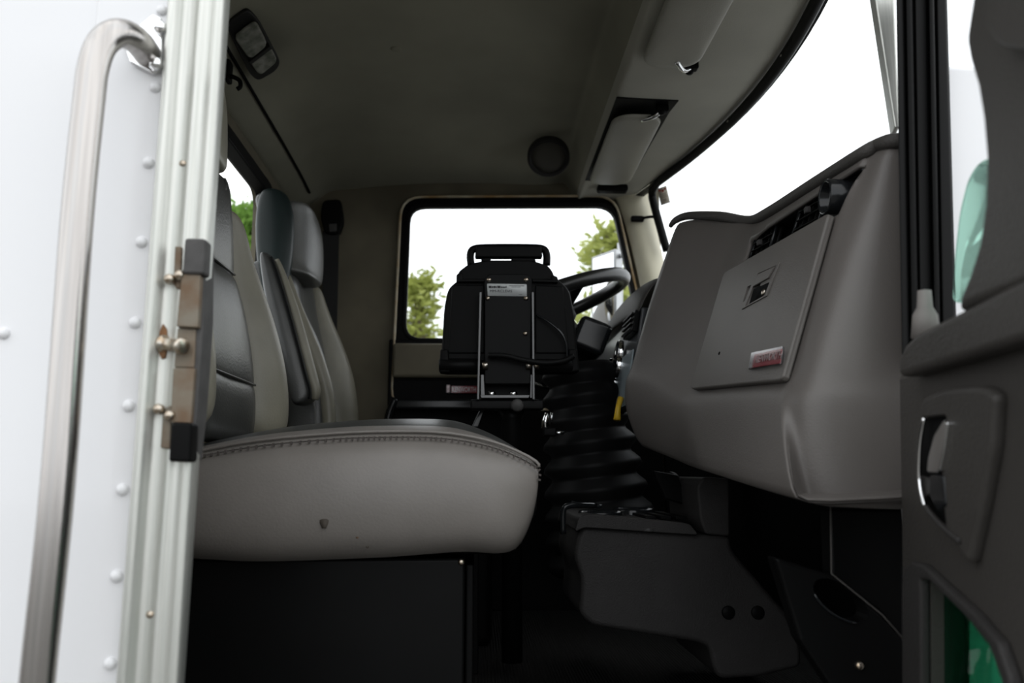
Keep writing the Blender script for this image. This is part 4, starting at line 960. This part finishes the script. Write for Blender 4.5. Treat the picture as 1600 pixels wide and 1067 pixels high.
# white cowl and hood in front of the doorway
hdv = thing('truck_hood', 'white truck hood and cowl seen past the open door', 'hood', (1.5, .9, -.3))
boxf('hood_shell', (1.10, .30, -.45), (1.4, 0, 0), (0, 1.2, 0), (0, 0, 1.18), M_white, hdv, .08, 5)
boxf('fender', (1.25, -.05, -.6), (1.0, 0, 0), (0, .34, 0), (0, 0, .75), M_white, hdv, .06, 5)
cw = boxf('wall_cowl_outer', (.50, .055, -.5), (.60, 0, 0), (0, .02, 0), (0, 0, 1.40), M_white, None, .01)
tag(cw, 'white outer cowl side between the doorway and the hood', None, None, 'structure')

# ------------------------------------------------------------------ outside: mirrors and trees
mr = thing('wing_mirror', "tall white-faced mirror outside the driver's window", 'mirror', P(945, 600, 2.25))
YM = 2.25
prism('mirror_shell', [P(px, py, YM+dy) for px, py, dy in [(924, 402, .05), (962, 388, -.03), (964, 512, -.03), (924, 520, .05)]], (.03, .04, 0), M_mirror_back, mr, .004)
prism('mirror_face', [P(px, py, YM+dy-.004) for px, py, dy in [(927, 405, .045), (959, 394, -.024), (960, 510, -.024), (927, 516, .045)]], (-.001, -.001, 0), M_mirror, mr, 0)
tube('mirror_post', [P(968, 380, YM+.02), P(970, 450, YM+.02), P(968, 640, YM+.02)], .010, M_mirror_back, mr, 10)
tube('mirror_arm', [P(968, 400, YM+.02), P(1000, 395, 2.0), P(1030, 392, 1.84)], .010, M_mirror_back, mr, 10)
cm_ = mr
co = P(936, 542, 2.15); cn_ = V((-.35, -1, 0)).normalized()
rows = []
for r, h in ((.0001, .02), (.02, .018), (.036, .012), (.044, .004), (.047, 0), (.047, -.01), (.03, -.03), (.0001, -.035)):
    u = V((1, -.35, 0)).normalized()
    rows.append([co+cn_*h+u*math.cos(a)*r*.75+V((0, 0, 1))*math.sin(a)*r*1.25 for a in [k*math.pi/14 for k in range(28)]])
loft('convex_mirror_bowl', rows, M_mirror_back, cm_, True, False, sub=0)
mf = [[co+cn_*(h+.0015)+V((1, -.35, 0)).normalized()*math.cos(a)*r*.75+V((0, 0, 1))*math.sin(a)*r*1.25 for a in [k*math.pi/14 for k in range(28)]] for r, h in ((.0001, .02), (.02, .018), (.036, .012), (.042, .006))]
loft('convex_mirror_glass', mf, M_mirror, cm_, True, False, sub=0)
tube('convex_mirror_bracket', [co+cn_*-.03, P(960, 545, 2.2), P(968, 540, YM+.02)], .007, M_rubber, cm_, 8, curve=3)

def tree(name, label, base, top_z, spread, n, m, drop=.0, seed=1, leaf=.16, conifer=True, low=.15):
    rnd = random.Random(seed)
    t = thing(name, label, 'tree', base)
    b = V(base); H = top_z-b.z
    tube('trunk', [b, b+V((.05, 0, H*.5)), b+V((0, .05, H*.97))], [.16, .10, .02], M_bark, t, 10, curve=3)
    vs, fs = [], []; bv = []
    nb_ = 70
    for k in range(nb_):
        h = low+(1-low)*(k/nb_)
        a = rnd.uniform(0, 2*math.pi); L = spread*((1-h)**.8*.95+.06)*rnd.uniform(.65, 1.15)
        if not conifer: L = spread*math.sqrt(max(.02, 1-((h-.55)/.47)**2))*rnd.uniform(.6, 1)
        s = b+V((0, 0, H*h)); e = s+V((math.cos(a)*L, math.sin(a)*L, L*rnd.uniform(.05, .45)))
        bv.append(grid(tube_geo([s, s.lerp(e, .5)+V((0, 0, -.03)), e], [.03, .018, .006], 5), True))
        for i in range(n):
            u = rnd.uniform(.15, 1.05)**.7
            c = s.lerp(e, u)+V((rnd.gauss(0, .09), rnd.gauss(0, .09), rnd.gauss(0, .07)))*(1 if conifer else 1.8)
            d = V((rnd.gauss(math.cos(a), .8), rnd.gauss(math.sin(a), .8), rnd.gauss(.35, .6))).normalized()*leaf*rnd.uniform(.6, 1.2)
            q = d.orthogonal().normalized(); q = (q*rnd.uniform(-1, 1)+d.cross(q).normalized()*rnd.uniform(-1, 1)).normalized()*leaf*.16
            i0 = len(vs); vs += [c-d*.5, c+q, c+d*.5, c-q]; fs.append((i0, i0+1, i0+2, i0+3))
    bb = join_geo('branches', bv, M_bark, t, True, False); bb['kind'] = 'stuff'
    fo = mesh('foliage', vs, fs, m, t, False, fix=False); fo['kind'] = 'stuff'
    return t
gz_ = -1.15
def at(px, py, Y): return P(px, py, Y)
q = at(652, 432, 9.0); tree('conifer', "yellow-green conifer outside the driver's window, left of the computer", (q.x, 9.0, gz_), q.z, .95, 45, M_leaf, seed=3)
q = at(960, 352, 8.0); tree('conifer', "yellow-green conifer outside the driver's window, behind the wing mirrors", (q.x, 8.0, gz_), q.z, 1.35, 42, M_leaf, seed=6)
q = at(852, 520, 10.0); tree('conifer', "low yellow-green conifer showing through the lower window of the driver's door", (q.x, 10.0, gz_), q.z, 1.1, 130, M_leaf, seed=8, low=.05)
q = at(378, 345, 11.0); tree('broadleaf_tree', 'green leafy tree top behind the rear window', (q.x, 11.0, gz_), q.z, 1.3, 150, M_leaf2, seed=11, conifer=False, leaf=.22, low=.3)
